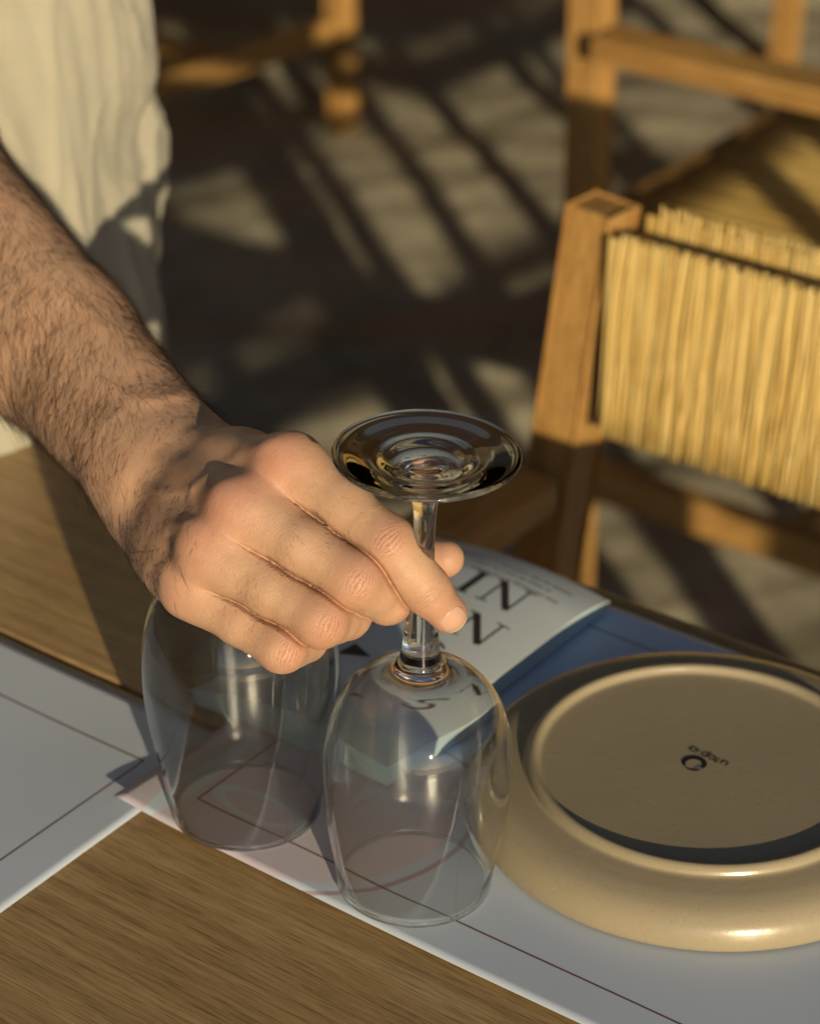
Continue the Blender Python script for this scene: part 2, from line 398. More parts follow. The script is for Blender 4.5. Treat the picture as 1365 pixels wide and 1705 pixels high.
# ------------------------------------------------------------------ tumbler, upturned
tb = empty('tumbler', tuple(T(411,1345, ZP)))
tb.location.z += 0.0005
tag(tb, 'stemless glass tumbler turned upside down beneath the hand', 'tumbler')
touter = [(0.0290,0.0007),(0.0300,-0.0002),(0.0312,0.0006),(0.0313,0.0018),(0.0330,0.012),(0.0362,0.030),(0.0389,0.047),(0.0403,0.063),(0.0400,0.078),(0.0378,0.092),(0.0335,0.103),(0.0275,0.1105),(0.0215,0.1145),(0.0170,0.1155),(0.0100,0.1140),(0.0,0.1135)]
tinner = [(0.0290,0.0007),(0.0292,0.0018),(0.0300,0.0034),(0.0318,0.012),(0.0350,0.030),(0.0377,0.047),(0.0391,0.063),(0.0387,0.077),(0.0362,0.090),(0.0312,0.0998),(0.0240,0.1050),(0.0150,0.1068),(0.0,0.1072)]
po = smooth_profile(touter, 6); pi = smooth_profile(tinner, 6)
prof = list(reversed(pi)) + po[1:]; k0 = len(pi)-1; ns = 10*6
inb = 4*6
shell_parts(tb, prof, M['tumbler_glass'], [('bowl', [(inb, k0+ns)]), ('base', [(0, inb), (k0+ns, len(prof)-1)])])

# ------------------------------------------------------------------ plate, upturned
pl = empty('plate', tuple(T(1168,1334, ZP)))
tag(pl, 'speckled beige stoneware plate lying upside down beside the wine glass', 'plate')
pp = smooth_profile([(0.0955,0.0012),(0.0972,0.0),(0.0990,0.0008),(0.0998,0.0035),(0.0994,0.0075),(0.0972,0.0118),(0.0930,0.0152),(0.0870,0.0172),(0.0810,0.0181),(0.0765,0.0186),(0.0752,0.0192)], 6)
prr = smooth_profile([(0.0752,0.0192),(0.0745,0.0206),(0.0734,0.0217),(0.0720,0.0221),(0.0706,0.0216),(0.0697,0.0202),(0.0688,0.0193),(0.0675,0.0190)], 6)
pf = smooth_profile([(0.0675,0.0190),(0.0600,0.0189),(0.0300,0.0187),(0.0,0.0187)], 8)
pin = smooth_profile([(0.0955,0.0012),(0.0935,0.0060),(0.0880,0.0115),(0.0800,0.0138),(0.0400,0.0140),(0.0,0.0140)], 6)
o = obj('rim', lathe(list(reversed(pin))+pp[1:], 128), M['stoneware'], pl, True)
obj('foot_ring', lathe(prr, 128), M['stoneware'], pl, True)
obj('base', lathe(pf, 128), M['stoneware'], pl, True)
# backstamp: an open ring with a stroke across it and the word in small letters, upside down to us
def flat(polys, z=0.0):
    vs=[]; fs=[]
    for p in polys:
        o0=len(vs); vs += [(x,y,z) for x,y in p]; fs.append(tuple(range(o0, len(vs))))
    return mesh(vs, fs)
def strip(pts, w):
    out=[]
    pts=[np.array(p,float) for p in pts]
    if not hasattr(w,'__len__'): w=[w]*len(pts)
    nrm=[]
    for i in range(len(pts)):
        t=pts[min(i+1,len(pts)-1)]-pts[max(i-1,0)]; t/=np.linalg.norm(t)+1e-12; nrm.append(np.array([-t[1],t[0]]))
    for i in range(len(pts)-1):
        out.append([pts[i]-nrm[i]*w[i]/2, pts[i+1]-nrm[i+1]*w[i+1]/2, pts[i+1]+nrm[i+1]*w[i+1]/2, pts[i]+nrm[i]*w[i]/2])
    return out
def arc(cx, cy_, r, a0, a1, n=24, ry=None):
    ry = r if ry is None else ry
    return [(cx+r*math.cos(R(a0+(a1-a0)*i/n)), cy_+ry*math.sin(R(a0+(a1-a0)*i/n))) for i in range(n+1)]
em = strip(arc(0,0,0.0044,-55,205,36), [0.0004+0.0021*math.sin(math.pi*(i/36))**0.6 for i in range(37)])
em += strip(arc(0.0,0.0,0.0047,215,300,14), [0.0012*math.sin(math.pi*(0.08+0.84*i/14)) for i in range(15)])
em += strip([(-0.0008,-0.0030),(0.0010,-0.0024),(0.0028,-0.0010)], [0.0002,0.0006,0.0004])
es = uv_of(T(1155,1272,0.773)); plv = np.array(pl.location)
ep = T(1155,1272,0.0187+ZP)-plv
emo = obj('backstamp_emblem', flat(em), M['print'], pl); emo.location = (ep[0], ep[1], 0.01895)
letters = {'u': [arc(0,-0.0,0.45,180,360,8,0.5)+[], [(-0.45,0.55),(-0.45,0)], [(0.45,0.55),(0.45,-0.5)]],
           't': [[(0,0.85),(0,-0.35),(0.25,-0.5)], [(-0.3,0.5),(0.35,0.5)]],
           'o': [arc(0,0,0.45,0,360,14,0.52)],
           'p': [arc(0,0,0.45,0,360,14,0.52), [(-0.45,0.52),(-0.45,-1.05)]],
           'i': [[(0,0.5),(0,-0.52)], [(0,0.78),(0,0.92)]],
           'a': [arc(0,0,0.45,0,360,14,0.52), [(0.45,0.52),(0.45,-0.52)]]}
wpoly=[]; x=0
dirw = T(1140,1240,0.774)-T(1212,1272,0.774); dirw/=np.linalg.norm(dirw); upw = np.array([dirw[1], -dirw[0]]) ; upw=-upw if False else upw
w0 = T(1206,1271,0.0187+ZP)-plv
# letters run from right to left as seen, heads toward us
rows=[]
upd = np.array([-dirw[1], dirw[0]])
size=0.0029
for ch in 'utopia':
    for st in letters[ch]:
        pts=[(w0[0]+dirw[0]*(x+px*size)+upd[0]*py*size, w0[1]+dirw[1]*(x+px*size)+upd[1]*py*size) for px,py in st]
        wpoly += strip(pts, 0.00055)
    x += {'i':0.0022,'t':0.0027}.get(ch,0.0036)
obj('backstamp_word', flat(wpoly, 0.01895), M['print'], pl)

# ------------------------------------------------------------------ person: bare right arm and hand (one skin), shirt, trousers
prims = {'base': [], 'f0': [], 'f1': [], 'f2': [], 'f3': [], 'th': []}
def cone(gname, a, b, ra, rb, n=None, s=1.0, k=0.006):
    a = np.array(a); b = np.array(b)
    if n is not None: n = np.array(n)/np.linalg.norm(n)
    prims[gname].append((a, b, ra/1000.0, rb/1000.0, n, s, k))
def unit(v): v = np.array(v, float); return v/np.linalg.norm(v)
TOCAM = -FW; RIGHT = np.array([1.0,0,0])
W0 = P(272,783,0.985); FA1 = P(95,580,1.052); ELB = P(-150,318,1.135)
SHO = np.array([-0.285, 1.245, 1.215]); UPA = ELB*0.5+SHO*0.5
n_fa = unit(TOCAM*0.9 + UPV*0.15)
cone('base', W0, FA1, 27.0, 34.0, n_fa, 0.84, 0.012)
cone('base', FA1, ELB, 34.0, 41.0, n_fa, 0.92, 0.012)
cone('base', ELB, UPA, 41.0, 46.0, None, 1, 0.02)
# bones and muscle bellies of the forearm
cone('base', P(120,640,1.035), P(235,808,0.968), 17.0, 10.5, None, 1, 0.014)      # ulna ending in its knob
cone('base', P(265,705,0.998), P(-70,320,1.105), 14.0, 24.0, None, 1, 0.014)        # radial side
# carpus and metacarpals
MCP = [P(486,776,0.917), P(405,850,0.910), P(350,920,0.912), P(318,981,0.921)]
CAR = [P(322,764,0.978), P(300,790,0.974), P(278,818,0.974), P(256,852,0.981)]
rm = [11.6, 11.6, 10.8, 10.0]
for i in range(4):
    mid = (MCP[i]+CAR[i])/2 - TOCAM*0.001
    cone('base', CAR[i], mid, 13.5, 11.0, None, 1, 0.012); cone('base', mid, MCP[i], 11.0, rm[i], None, 1, 0.012)
cone('base', W0, (CAR[1]+CAR[2])/2, 25.0, 22.0, n_fa, 0.8, 0.016)
for i in range(3):                                                                   # flesh between the metacarpals
    cone('base', (CAR[i]+CAR[i+1])/2 - TOCAM*0.004, (MCP[i]+MCP[i+1])/2 - TOCAM*0.006, 12.0, 8.5, None, 1, 0.012)
# palm side
cone('base', P(300,860,1.0), P(380,950,0.945), 18, 13, None, 1, 0.014)
cone('base', P(330,800,1.0), P(470,850,0.955), 20, 14, None, 1, 0.014)
cone('base', P(262,868,0.985), P(300,950,0.938), 13, 11, None, 1, 0.014)            # ulnar border
# extensor tendons as ridges under the skin
for i, (ro, lift) in enumerate(((2.6,8.8),(2.8,9.0),(2.5,8.3),(2.0,7.8))):
    dn = unit(np.cross(MCP[i]-CAR[i], MCP[3]-MCP[0])); dn = dn if np.dot(dn, UPV-RIGHT) > 0 else -dn
    a = CAR[i]*0.75+MCP[i]*0.25 + dn*(lift+1.5)/1000; b = MCP[i]*0.97+CAR[i]*0.03 + dn*(lift+0.6)/1000
    cone('base', a, b, ro, ro, None, 1, 0.009)
dn_hand = dn
# fingers: joints, radii
F = [
 dict(j=[MCP[0], P(646,906,0.899), P(710,982,0.905), P(745,1021,0.912)], r=[11.3, 10.5, 10.1, 9.0, 8.7, 7.5]),
 dict(j=[MCP[1], P(588,965,0.895), P(645,998,0.913), P(652,985,0.936)], r=[11.1, 10.5, 10.1, 9.2, 8.8, 7.7]),
 dict(j=[MCP[2], P(534,1033,0.897), P(576,1024,0.917), P(560,1000,0.938)], r=[10.6, 9.8, 9.9, 9.3, 8.8, 7.6]),
 dict(j=[MCP[3], P(470,1078,0.905), P(508,1066,0.922), P(500,1045,0.940)], r=[9.8, 8.9, 9.0, 8.3, 7.9, 7.0]),
]
for i, f in enumerate(F):
    j, r = f['j'], f['r']; gname = 'f%d' % i
    m1 = (j[0]*0.45+j[1]*0.55) - TOCAM*0.0006; m2 = (j[1]+j[2])/2
    cone(gname, j[0], m1, r[0], r[1], None, 1, 0.004); cone(gname, m1, j[1], r[1], r[2], None, 1, 0.004)
    cone(gname, j[1], m2, r[2], r[3], None, 1, 0.004); cone(gname, m2, j[2], r[3], r[4], None, 1, 0.004)
    cone(gname, j[2], j[3], r[4], r[5], None, 1, 0.004)
# web of skin between the fingers
for i in range(3):
    a = MCP[i]*0.70+F[i]['j'][1]*0.30; b = MCP[i+1]*0.70+F[i+1]['j'][1]*0.30
    cone('base', a-TOCAM*0.005, b-TOCAM*0.005, 6.0, 6.0, None, 1, 0.008)
# thumb, passing behind to press the far side of the stem
TJ = [P(372,840,1.0), P(545,905,0.968), P(668,935,0.9475), P(741,931,0.9420)]
for a, b, ra, rb in ((TJ[0],TJ[1],19,12.5),(TJ[1],TJ[2],12.0,10.2),(TJ[2],TJ[3],10.0,7.6)): cone('th', a, b, ra, rb, None, 1, 0.006)
cone('base', P(430,800,0.975), P(540,880,0.965), 17, 11, None, 1, 0.016)
def smin(a, b, k):
    h = np.clip(0.5+0.5*(b-a)/k, 0, 1); return b*(1-h)+a*h - k*h*(1-h)
def prim_d(p, pr):
    a, b, ra, rb, n, s, k = pr
    ba = b-a; pa = p-a
    if n is not None:
        t = pa@n; tb_ = ba@n
        pa = pa + np.outer(t*(1/s-1), n); ba = ba + n*tb_*(1/s-1)
    h = np.clip((pa@ba)/(ba@ba), 0, 1)
    return np.sqrt(((pa-h[:,None]*ba)**2).sum(1)) - (ra+(rb-ra)*h)
GK = (('f0',0.008),('f1',0.008),('f2',0.008),('f3',0.008),('th',0.012))
def _near(prs, cen, rad):
    out = []
    for pr in prs:
        ba = pr[1]-pr[0]; t = np.clip(np.dot(cen-pr[0], ba)/np.dot(ba, ba), 0, 1)
        if np.linalg.norm(cen-pr[0]-t*ba) - max(pr[2], pr[3]) < rad + 0.030: out.append(pr)
    return out
def _sdf_local(p):
    cen = (p.max(0)+p.min(0))/2; rad = np.linalg.norm(p.max(0)-cen)
    def gd(prs):
        d = None
        for pr in prs:
            e = prim_d(p, pr); d = e if d is None else smin(d, e, pr[6])
        return d
    nb = _near(prims['base'], cen, rad); B = gd(nb); out = None
    if B is None: B = np.full(len(p), 0.05)
    for gname, k in GK:
        pr = _near(prims[gname], cen, rad)
        if not pr: continue
        e = smin(B, gd(pr), k)
        if out is None: out = e
        else:
            m = np.minimum(out, e); out = smin(out, e, 0.0008*np.clip((B-m)/0.003, 1e-4, 1))
    return B if out is None else out
def body_sdf(p):
    p = np.asarray(p, np.float64)
    if len(p) < 400: return _sdf_local(p)
    key = np.floor(p/0.04).astype(np.int64); key -= key.min(0); dim = key.max(0)+1
    lin = (key[:,0]*dim[1]+key[:,1])*dim[2]+key[:,2]
    order = np.argsort(lin, kind='stable'); cuts = np.nonzero(np.diff(lin[order]))[0]+1
    res = np.empty(len(p))
    for ch in np.split(order, cuts): res[ch] = _sdf_local(p[ch])
    return res
def surface_nets(fn, lo, hi, h, blk=8):
    lo = np.array(lo); n = np.ceil((np.array(hi)-lo)/h/blk).astype(int)*blk
    nb = n//blk
    I = np.stack(np.meshgrid(*[np.arange(k) for k in nb], indexing='ij'), -1).reshape(-1,3)
    cen = lo + (I*blk + blk/2)*h
    dc = fn(cen); keep = np.abs(dc) < blk*h*0.87*1.25+0.004
    G = np.empty(tuple(n+1), np.float32); G[:] = 1.0
    for (i,j,k), d in zip(I, dc):
        if d < 0: G[i*blk:(i+1)*blk+1, j*blk:(j+1)*blk+1, k*blk:(k+1)*blk+1] = -1
    o = np.stack(np.meshgrid(*[np.arange(blk+1)]*3, indexing='ij'), -1).reshape(-1,3)
    K = I[keep]; idx = (K[:,None,:]*blk + o[None]).reshape(-1,3)
    lin = np.ravel_multi_index(idx.T, G.shape); lin = np.unique(lin); ii = np.stack(np.unravel_index(lin, G.shape), -1)
    vals = np.concatenate([fn(lo+c*h) for c in np.array_split(ii, max(1, len(ii)//200000))])
    G.ravel()[lin] = vals
    S = G < 0
    corners = [(a,b,c) for a in (0,1) for b in (0,1) for c in (0,1)]
    def sub(A, c): return A[c[0]:c[0]+n[0], c[1]:c[1]+n[1], c[2]:c[2]+n[2]]
    any_ = sub(S, corners[0]).copy(); all_ = any_.copy()
    for c in corners[1:]:
        q = sub(S, c); any_ |= q; all_ &= q
    act = any_ & ~all_; cell = np.stack(np.nonzero(act), -1)
    vid = np.full(tuple(n), -1, np.int64); vid[act] = np.arange(len(cell))
    val = {c: G[tuple((cell+np.array(c)).T)] for c in corners}
    cnt = np.zeros(len(cell)); acc = np.zeros((len(cell), 3))
    for c in corners:
        for ax in range(3):
            if c[ax] == 0:
                c2 = list(c); c2[ax] = 1; g0 = val[c]; g1 = val[tuple(c2)]; m = (g0<0) != (g1<0)
                t = np.where(m, g0/np.where(g0==g1, 1, g0-g1), 0); cnt += m
                for a in range(3): acc[:,a] += np.where(m, (t if a == ax else c[a]), 0)
    verts = lo + (cell + acc/cnt[:,None])*h
    faces=[]
    for ax in range(3):
        b, c = [(1,2),(2,0),(0,1)][ax]
        A0 = [slice(1, n[0]), slice(1, n[1]), slice(1, n[2])]; A0[ax] = slice(0, n[ax])
        A1 = list(A0); A1[ax] = slice(1, n[ax]+1)
        s0 = S[tuple(A0)]; s1 = S[tuple(A1)]; m = s0 != s1
        e = np.stack(np.nonzero(m), -1); off = np.array([1,1,1]); off[ax] = 0; e = e+off
        fl = s0[m]
        def v(db, dc):
            q = e.copy(); q[:,b] -= db; q[:,c] -= dc; return vid[tuple(q.T)]
        q = np.stack([v(1,1), v(0,1), v(0,0), v(1,0)], -1)
        q[~fl] = q[~fl][:, ::-1]
        faces.append(q)
    return verts, np.concatenate(faces)
def np_mesh(verts, faces, name='m'):
    me = bpy.data.meshes.new(name); me.vertices.add(len(verts)); me.vertices.foreach_set('co', np.asarray(verts, np.float32).ravel())
    k = faces.shape[1]; me.loops.add(len(faces)*k); me.loops.foreach_set('vertex_index', faces.astype(np.int32).ravel())
    me.polygons.add(len(faces)); me.polygons.foreach_set('loop_start', np.arange(0, len(faces)*k, k, dtype=np.int32))
    me.update(calc_edges=True); me.validate(); return me
def mesh_co(me): a = np.empty(len(me.vertices)*3, np.float32); me.vertices.foreach_get('co', a); return a.reshape(-1,3).astype(np.float64)
def mesh_no(me): a = np.empty(len(me.vertices)*3, np.float32); me.vertex_normals.foreach_get('vector', a); return a.reshape(-1,3).astype(np.float64)
def set_co(me, v): me.vertices.foreach_set('co', v.astype(np.float32).ravel()); me.update()
def quad_split(v, f):
    e = np.sort(np.concatenate([f[:,[0,1]], f[:,[1,2]], f[:,[2,3]], f[:,[3,0]]]), axis=1)
    ue, inv = np.unique(e, axis=0, return_inverse=True); inv = inv.reshape(4, -1) + len(v)
    fc = np.arange(len(f)) + len(v) + len(ue)
    nv = np.concatenate([v, v[ue].mean(1), v[f].mean(1)])
    nf = np.concatenate([np.stack([f[:,k], inv[k], fc, inv[(k+3)%4]], -1) for k in range(4)])
    return nv, nf
allp = np.array([q for gname in prims for pr in prims[gname] for q in (pr[0], pr[1])])
lo = allp.min(0)-0.055; hi = allp.max(0)+0.055
HV = 0.0018
sv, sf = surface_nets(body_sdf, lo, hi, HV)
sv, sf = quad_split(sv, sf); skin_me = np_mesh(sv, sf)
co = mesh_co(skin_me)
def project(co, me, it=2):
    for _ in range(it):
        nn = mesh_no(me); d = np.concatenate([body_sdf(c) for c in np.array_split(co, 8)])
        co = co - nn*np.clip(d, -0.002, 0.002)[:,None]; set_co(me, co)
    return co
def finger_d(p, gname):
    d = None
    for pr in prims[gname]:
        e = prim_d(p, pr); d = e if d is None else smin(d, e, pr[6])
    return d
co = project(co, skin_me)
def crease_weight(p):
    out = np.zeros(len(p)); sel = np.nonzero(np.linalg.norm(p - (MCP[1]+F[1]['j'][1])/2, axis=1) < 0.075)[0]; q = p[sel]
    fd = [finger_d(q, 'f%d' % i) for i in range(4)]; w = np.full(len(q), 9.0); tt = np.zeros(len(q))
    for i in range(3):
        j0, j1 = (MCP[i]+MCP[i+1])/2, (F[i]['j'][1]+F[i+1]['j'][1])/2; ba = j1-j0; t = (q-j0)@ba/(ba@ba)
        m = np.abs(fd[i]-fd[i+1])/2; m = np.where((np.maximum(fd[i], fd[i+1]) < 0.003) & (t > 0.15), m, 9.0)
        better = m < w; w = np.where(better, m, w); tt = np.where(better, t, tt)
    return sel, w, tt
sel, w, tt = crease_weight(co)
mark = np.zeros(len(co), bool); mark[sel[w < 0.0022]] = True
bm = bmesh.new(); bm.from_mesh(skin_me); bm.verts.ensure_lookup_table()
ed = set()
for i in np.nonzero(mark)[0]:
    for e in bm.verts[i].link_edges: ed.add(e)
bmesh.ops.subdivide_edges(bm, edges=list(ed), cuts=3, use_grid_fill=True)
bm.to_mesh(skin_me); bm.free(); skin_me.update()
co = mesh_co(skin_me); co = project(co, skin_me, 1)
nn = mesh_no(skin_me)
# ---- fine relief
def vnoise(p, scale, seed):
    r = np.random.default_rng(seed); out = np.zeros(len(p))
    for k in range(7):
        d = r.normal(size=3); d /= np.linalg.norm(d); out += np.sin(p@d*scale*r.uniform(0.6,1.5)+r.uniform(0,6.28))
    return out/7
disp = 0.00035*vnoise(co, 160, 1) + 0.00012*vnoise(co, 600, 2)
# the slits where neighbouring fingers press together
sel, w, tt = crease_weight(co)
groove = np.zeros(len(co)); groove[sel] = 0.0027*np.exp(-(w/0.0006)**2)*np.clip((tt-0.15)/0.35, 0, 1)
calm = np.ones(len(co)); calm[sel] = np.clip(w/0.0012, 0, 1)
red = np.zeros(len(co)); pale = np.zeros(len(co))
kw = np.zeros(len(co)); kx = np.zeros(len(co)); ky = np.zeros(len(co)); ky0 = np.zeros(len(co))
fx = np.zeros(len(co)); fy = np.zeros(len(co)); fw_ = np.zeros(len(co))
for i, f in enumerate(F):
    j, r = f['j'], f['r']
    for jj, (amp, st, ss, lam) in ((1, (0.00030, 0.0062, 0.0068, 0.0023)), (2, (0.00018, 0.0034, 0.0058, 0.0017))):
        ta = unit(j[jj]-j[jj-1]); tb2 = unit(j[jj+1]-j[jj]); t = unit(ta+tb2)
        nd = ta-tb2
        nd = unit(unit(nd)*0.6 + TOCAM*0.7) if np.linalg.norm(nd) > 0.25 else TOCAM
        nd = unit(nd - t*np.dot(nd, t)); s = np.cross(t, nd)
        c = j[jj] + nd*(r[2] if jj == 1 else r[4])/1000
        q = co-c; x = q@t; y = q@s; z = q@nd
        ok = (z > -0.008) & (z < 0.008)
        sc_ = (1.0 if jj == 1 else 1.5)*(1.0 if i < 3 else 1.12)
        wgt = np.exp(-(x*sc_/0.0052)**4-(y/0.0062)**4)*ok*(1.0 if jj == 1 else 0.7)
        better = wgt > kw; kw = np.where(better, wgt, kw); kx = np.where(better, x*1000*sc_, kx); ky = np.where(better, y*1000 + 3.1*i, ky); ky0 = np.where(better, y*1000, ky0)
        disp += (0.00030 if jj == 1 else 0.0001)*np.exp(-(x/0.0055)**2-(y/0.006)**2)*ok
        red += (0.75 if jj == 1 else 0.3)*np.exp(-(x/0.009)**2-(y/0.010)**2)*(np.abs(z) < 0.012)
        # soft cross lines along the whole segment
    for a_, b_ in ((j[0],j[1]),(j[1],j[2]),(j[2],j[3])):
        ba = b_-a_; Lb = np.linalg.norm(ba); t = (co-a_)@ba/(Lb*Lb); dd_ = np.linalg.norm(co-a_-np.clip(t,0,1)[:,None]*ba, axis=1)
        m_ = (dd_ < 0.0125) & (t > 0.05) & (t < 1.1); sd_ = np.cross(ba/Lb, TOCAM)
        fx = np.where(m_, (co-j[0])@unit(ba)*1000, fx); fy = np.where(m_, (co-a_)@sd_*1000+20*i, fy); fw_ = np.where(m_, np.clip((t-0.05)/0.3,0,1), fw_)
for i in range(4):
    c = MCP[i] + unit(dn_hand*0.6+TOCAM*0.6)*0.010
    d2 = ((co-c)**2).sum(1); red += (1.0,0.9,0.55,0.45)[i]*np.exp(-d2/(0.013**2))
    q = co-c; disp += 0.00005*np.exp(-d2/(0.011**2))*np.sin(2*np.pi*(q@unit(F[i]['j'][1]-MCP[i]) + 0.0016*vnoise(co,300,40+i))/0.0021)*(0.5+vnoise(co,500,70+i))
# veins over the back of the hand and wrist
def vein(pts, h, w):
    global disp
    pts = [np.array(p) for p in pts]; d = np.full(len(co), 9.0)
    for a, b in zip(pts[:-1], pts[1:]):
        ba = b-a; t = np.clip(((co-a)@ba)/(ba@ba), 0, 1); d = np.minimum(d, np.linalg.norm(co-a-t[:,None]*ba, axis=1))
    disp += h*np.exp(-(d/w)**2)
def on_skin(x, y):
    # first skin point along the line of sight
    r_ = ray(x, y); lo_, out = 0.86, None
    ds = np.arange(0.86, 1.12, 0.002); dd = body_sdf(CP + np.outer(ds, r_))
    k = np.argmax(dd < 0); return CP + r_*ds[k]
def vein_px(px, h, w): vein([on_skin(*p) for p in smooth_profile2(px)], h, w)
def smooth_profile2(px):
    pts = [np.array(p, float) for p in px]; out=[]
    for i in range(len(pts)-1):
        p0 = pts[max(i-1,0)]; p1=pts[i]; p2=pts[i+1]; p3=pts[min(i+2,len(pts)-1)]
        for k in range(5):
            t=k/5; out.append(0.5*((2*p1)+(-p0+p2)*t+(2*p0-5*p1+4*p2-p3)*t*t+(-p0+3*p1-3*p2+p3)*t**3))
    return out+[pts[-1]]
vein_px(((455,738),(405,757),(360,785),(325,812),(322,850)), 0.00045, 0.0034)
vein_px(((322,815),(285,822),(245,812)), 0.0005, 0.0028)
vein_px(((385,905),(345,885),(318,870),(280,880)), 0.0006, 0.0030)
vein_px(((310,655),(255,668),(205,655),(150,620),(100,560)), 0.0007, 0.0036)
vein_px(((170,545),(120,500),(60,455)), 0.0005, 0.0034)
tipd = np.minimum.reduce([np.linalg.norm(co-f['j'][3], axis=1) for f in F]+[np.linalg.norm(co-TJ[3], axis=1)])
red += 0.7*np.exp(-(tipd/0.013)**2)
co = co + nn*(disp*calm)[:,None] + np.outer(groove, unit(FW*0.8-dn_hand*0.35)); set_co(skin_me, co)
ta_ = skin_me.attributes.new('tint', 'FLOAT', 'POINT'); ta_.data.foreach_set('value', np.clip(red,0,1.3).astype(np.float32))
for nm, arr in (('kn', np.stack([kx,ky,kw],1)), ('kn0', np.stack([ky0,ky0*0,ky0*0],1)), ('fc', np.stack([fx,fy,fw_],1))):
    q_ = skin_me.attributes.new(nm, 'FLOAT_VECTOR', 'POINT'); q_.data.foreach_set('vector', arr.astype(np.float32).ravel())
skin_me.shade_smooth()
print('skin verts', len(co))
def mat_skin():
    m, nt, b = newmat('skin')
    def attr(nm): q = nt.nodes.new('ShaderNodeAttribute'); q.attribute_name = nm; return q
    def sep(q): k_ = nt.nodes.new('ShaderNodeSeparateXYZ'); L(nt, q.outputs['Vector'], k_.inputs[0]); return k_.outputs
    at = attr('tint'); kn = attr('kn'); ks = sep(kn); k0 = sep(attr('kn0')); fc = attr('fc'); fs_ = sep(fc)
    v = coords(nt)
    n1r = noise(nt, v, 70.0, 5, 0.65); n1q = nt.nodes.new('ShaderNodeMapRange'); n1q.inputs[1].default_value = 0.32; n1q.inputs[2].default_value = 0.68; L(nt, n1r, n1q.inputs[0]); n1 = n1q.outputs[0]; n2 = noise(nt, v, 900.0, 3, 0.6); n3 = noise(nt, v, 16.0, 2)
    base = mixc(nt, n1, (0.47,0.285,0.175), (0.58,0.375,0.245))
    base = mixc(nt, math_(nt,'MULTIPLY', n3, 0.40), base, (0.55,0.265,0.165))
    base = mixc(nt, math_(nt,'MULTIPLY', at.outputs['Fac'], 0.55), base, (0.54,0.215,0.155))
    # curved folds over the finger joints, in the joint's own millimetres
    y2 = math_(nt,'DIVIDE', k0[0], 7.0); den = math_(nt,'MAXIMUM', math_(nt,'SUBTRACT', 1.0, math_(nt,'MULTIPLY', math_(nt,'MULTIPLY', y2, y2), 0.75)), 0.2)
    cc = math_(nt,'DIVIDE', ks[0], den)
    wob = noise(nt, kn.outputs['Vector'], 0.55, 3, 0.6)
    ph = math_(nt,'ADD', math_(nt,'MULTIPLY', cc, 3.3), math_(nt,'MULTIPLY', wob, 9.0))
    sn = math_(nt,'SINE', ph); fold = nt.nodes.new('ShaderNodeMapRange'); fold.inputs[1].default_value = 0.45; fold.inputs[2].default_value = 1.0; L(nt, sn, fold.inputs[0])
    brk = nt.nodes.new('ShaderNodeMapRange'); brk.inputs[1].default_value = 0.32; brk.inputs[2].default_value = 0.55; L(nt, noise(nt, kn.outputs['Vector'], 0.9, 1), brk.inputs[0])
    fd = math_(nt,'MULTIPLY', math_(nt,'MULTIPLY', fold.outputs[0], brk.outputs[0]), ks[2])
    # faint cross lines all along the fingers
    mp = nt.nodes.new('ShaderNodeMapping'); mp.inputs['Scale'].default_value = (2.2, 0.28, 0.0); L(nt, fc.outputs['Vector'], mp.inputs[0])
    cl = math_(nt,'MULTIPLY', noise(nt, mp.outputs[0], 1.0, 3, 0.6), fs_[2])
    sp = ramp(nt, n2, [(0.30,(0.90,0.86,0.84)),(0.5,(1,1,1))])
    base = mixc(nt, 0.6, base, sp.outputs[0], 'MULTIPLY')
    base = mixc(nt, math_(nt,'MULTIPLY', fd, 0.42), base, (0.36,0.15,0.09))
    L(nt, base, b.inputs['Base Color'])
    b.inputs['Roughness'].default_value = 0.48; b.inputs['Specular IOR Level'].default_value = 0.40
    b.inputs['Subsurface Weight'].default_value = 0.08; b.inputs['Subsurface Radius'].default_value = (1.0,0.35,0.18); b.inputs['Subsurface Scale'].default_value = 0.0018
    vo = nt.nodes.new('ShaderNodeTexVoronoi'); vo.inputs['Scale'].default_value = 1000; vo.feature='DISTANCE_TO_EDGE'; L(nt, v, vo.inputs['Vector'])
    vr = ramp(nt, vo.outputs['Distance'], [(0.0,(0,0,0)),(0.15,(1,1,1))])
    h = math_(nt,'ADD', math_(nt,'MULTIPLY',vr.outputs[0],0.22), math_(nt,'MULTIPLY',n2,0.5))
    h = math_(nt,'ADD', h, math_(nt,'MULTIPLY', cl, 1.1)); h = math_(nt,'SUBTRACT', h, math_(nt,'MULTIPLY', fd, 2.0))
    n4 = noise(nt, v, 240.0, 4, 0.65)
    h = math_(nt,'ADD', h, math_(nt,'MULTIPLY', n4, 0.55))
    bump(nt, b, h, 0.55, 0.00034)
    return m
M['skin'] = mat_skin()
person = empty('person', (-0.286, 1.318, 0.0))
tag(person, 'person in cream linen clothes reaching in with a bare hairy arm to hold the stem', 'person')
def under(o, root): o.parent = root; o.matrix_parent_inverse = Matrix.Translation(-Vector(root.location)); return o
body = under(obj('body', skin_me, M['skin']), person)

# ---- nail of the forefinger
def march(p, n, far=0.02):
    lo_ = np.full(len(p), far)
    for _ in range(30):
        d = body_sdf(p + n*lo_[:,None]); lo_ = lo_ - d*0.8
    return lo_
j = F[0]['j']; tN = unit(j[3]-j[2]); ndN = unit(TOCAM*1.0 + RIGHT*0.10 - UPV*0.10); ndN = unit(ndN-tN*np.dot(ndN,tN)); sN = np.cross(tN, ndN)
gu, gt = np.meshgrid(np.linspace(-1,1,25), np.linspace(-1,1,25))
sq = np.stack([gu.ravel(), gt.ravel()], 1)
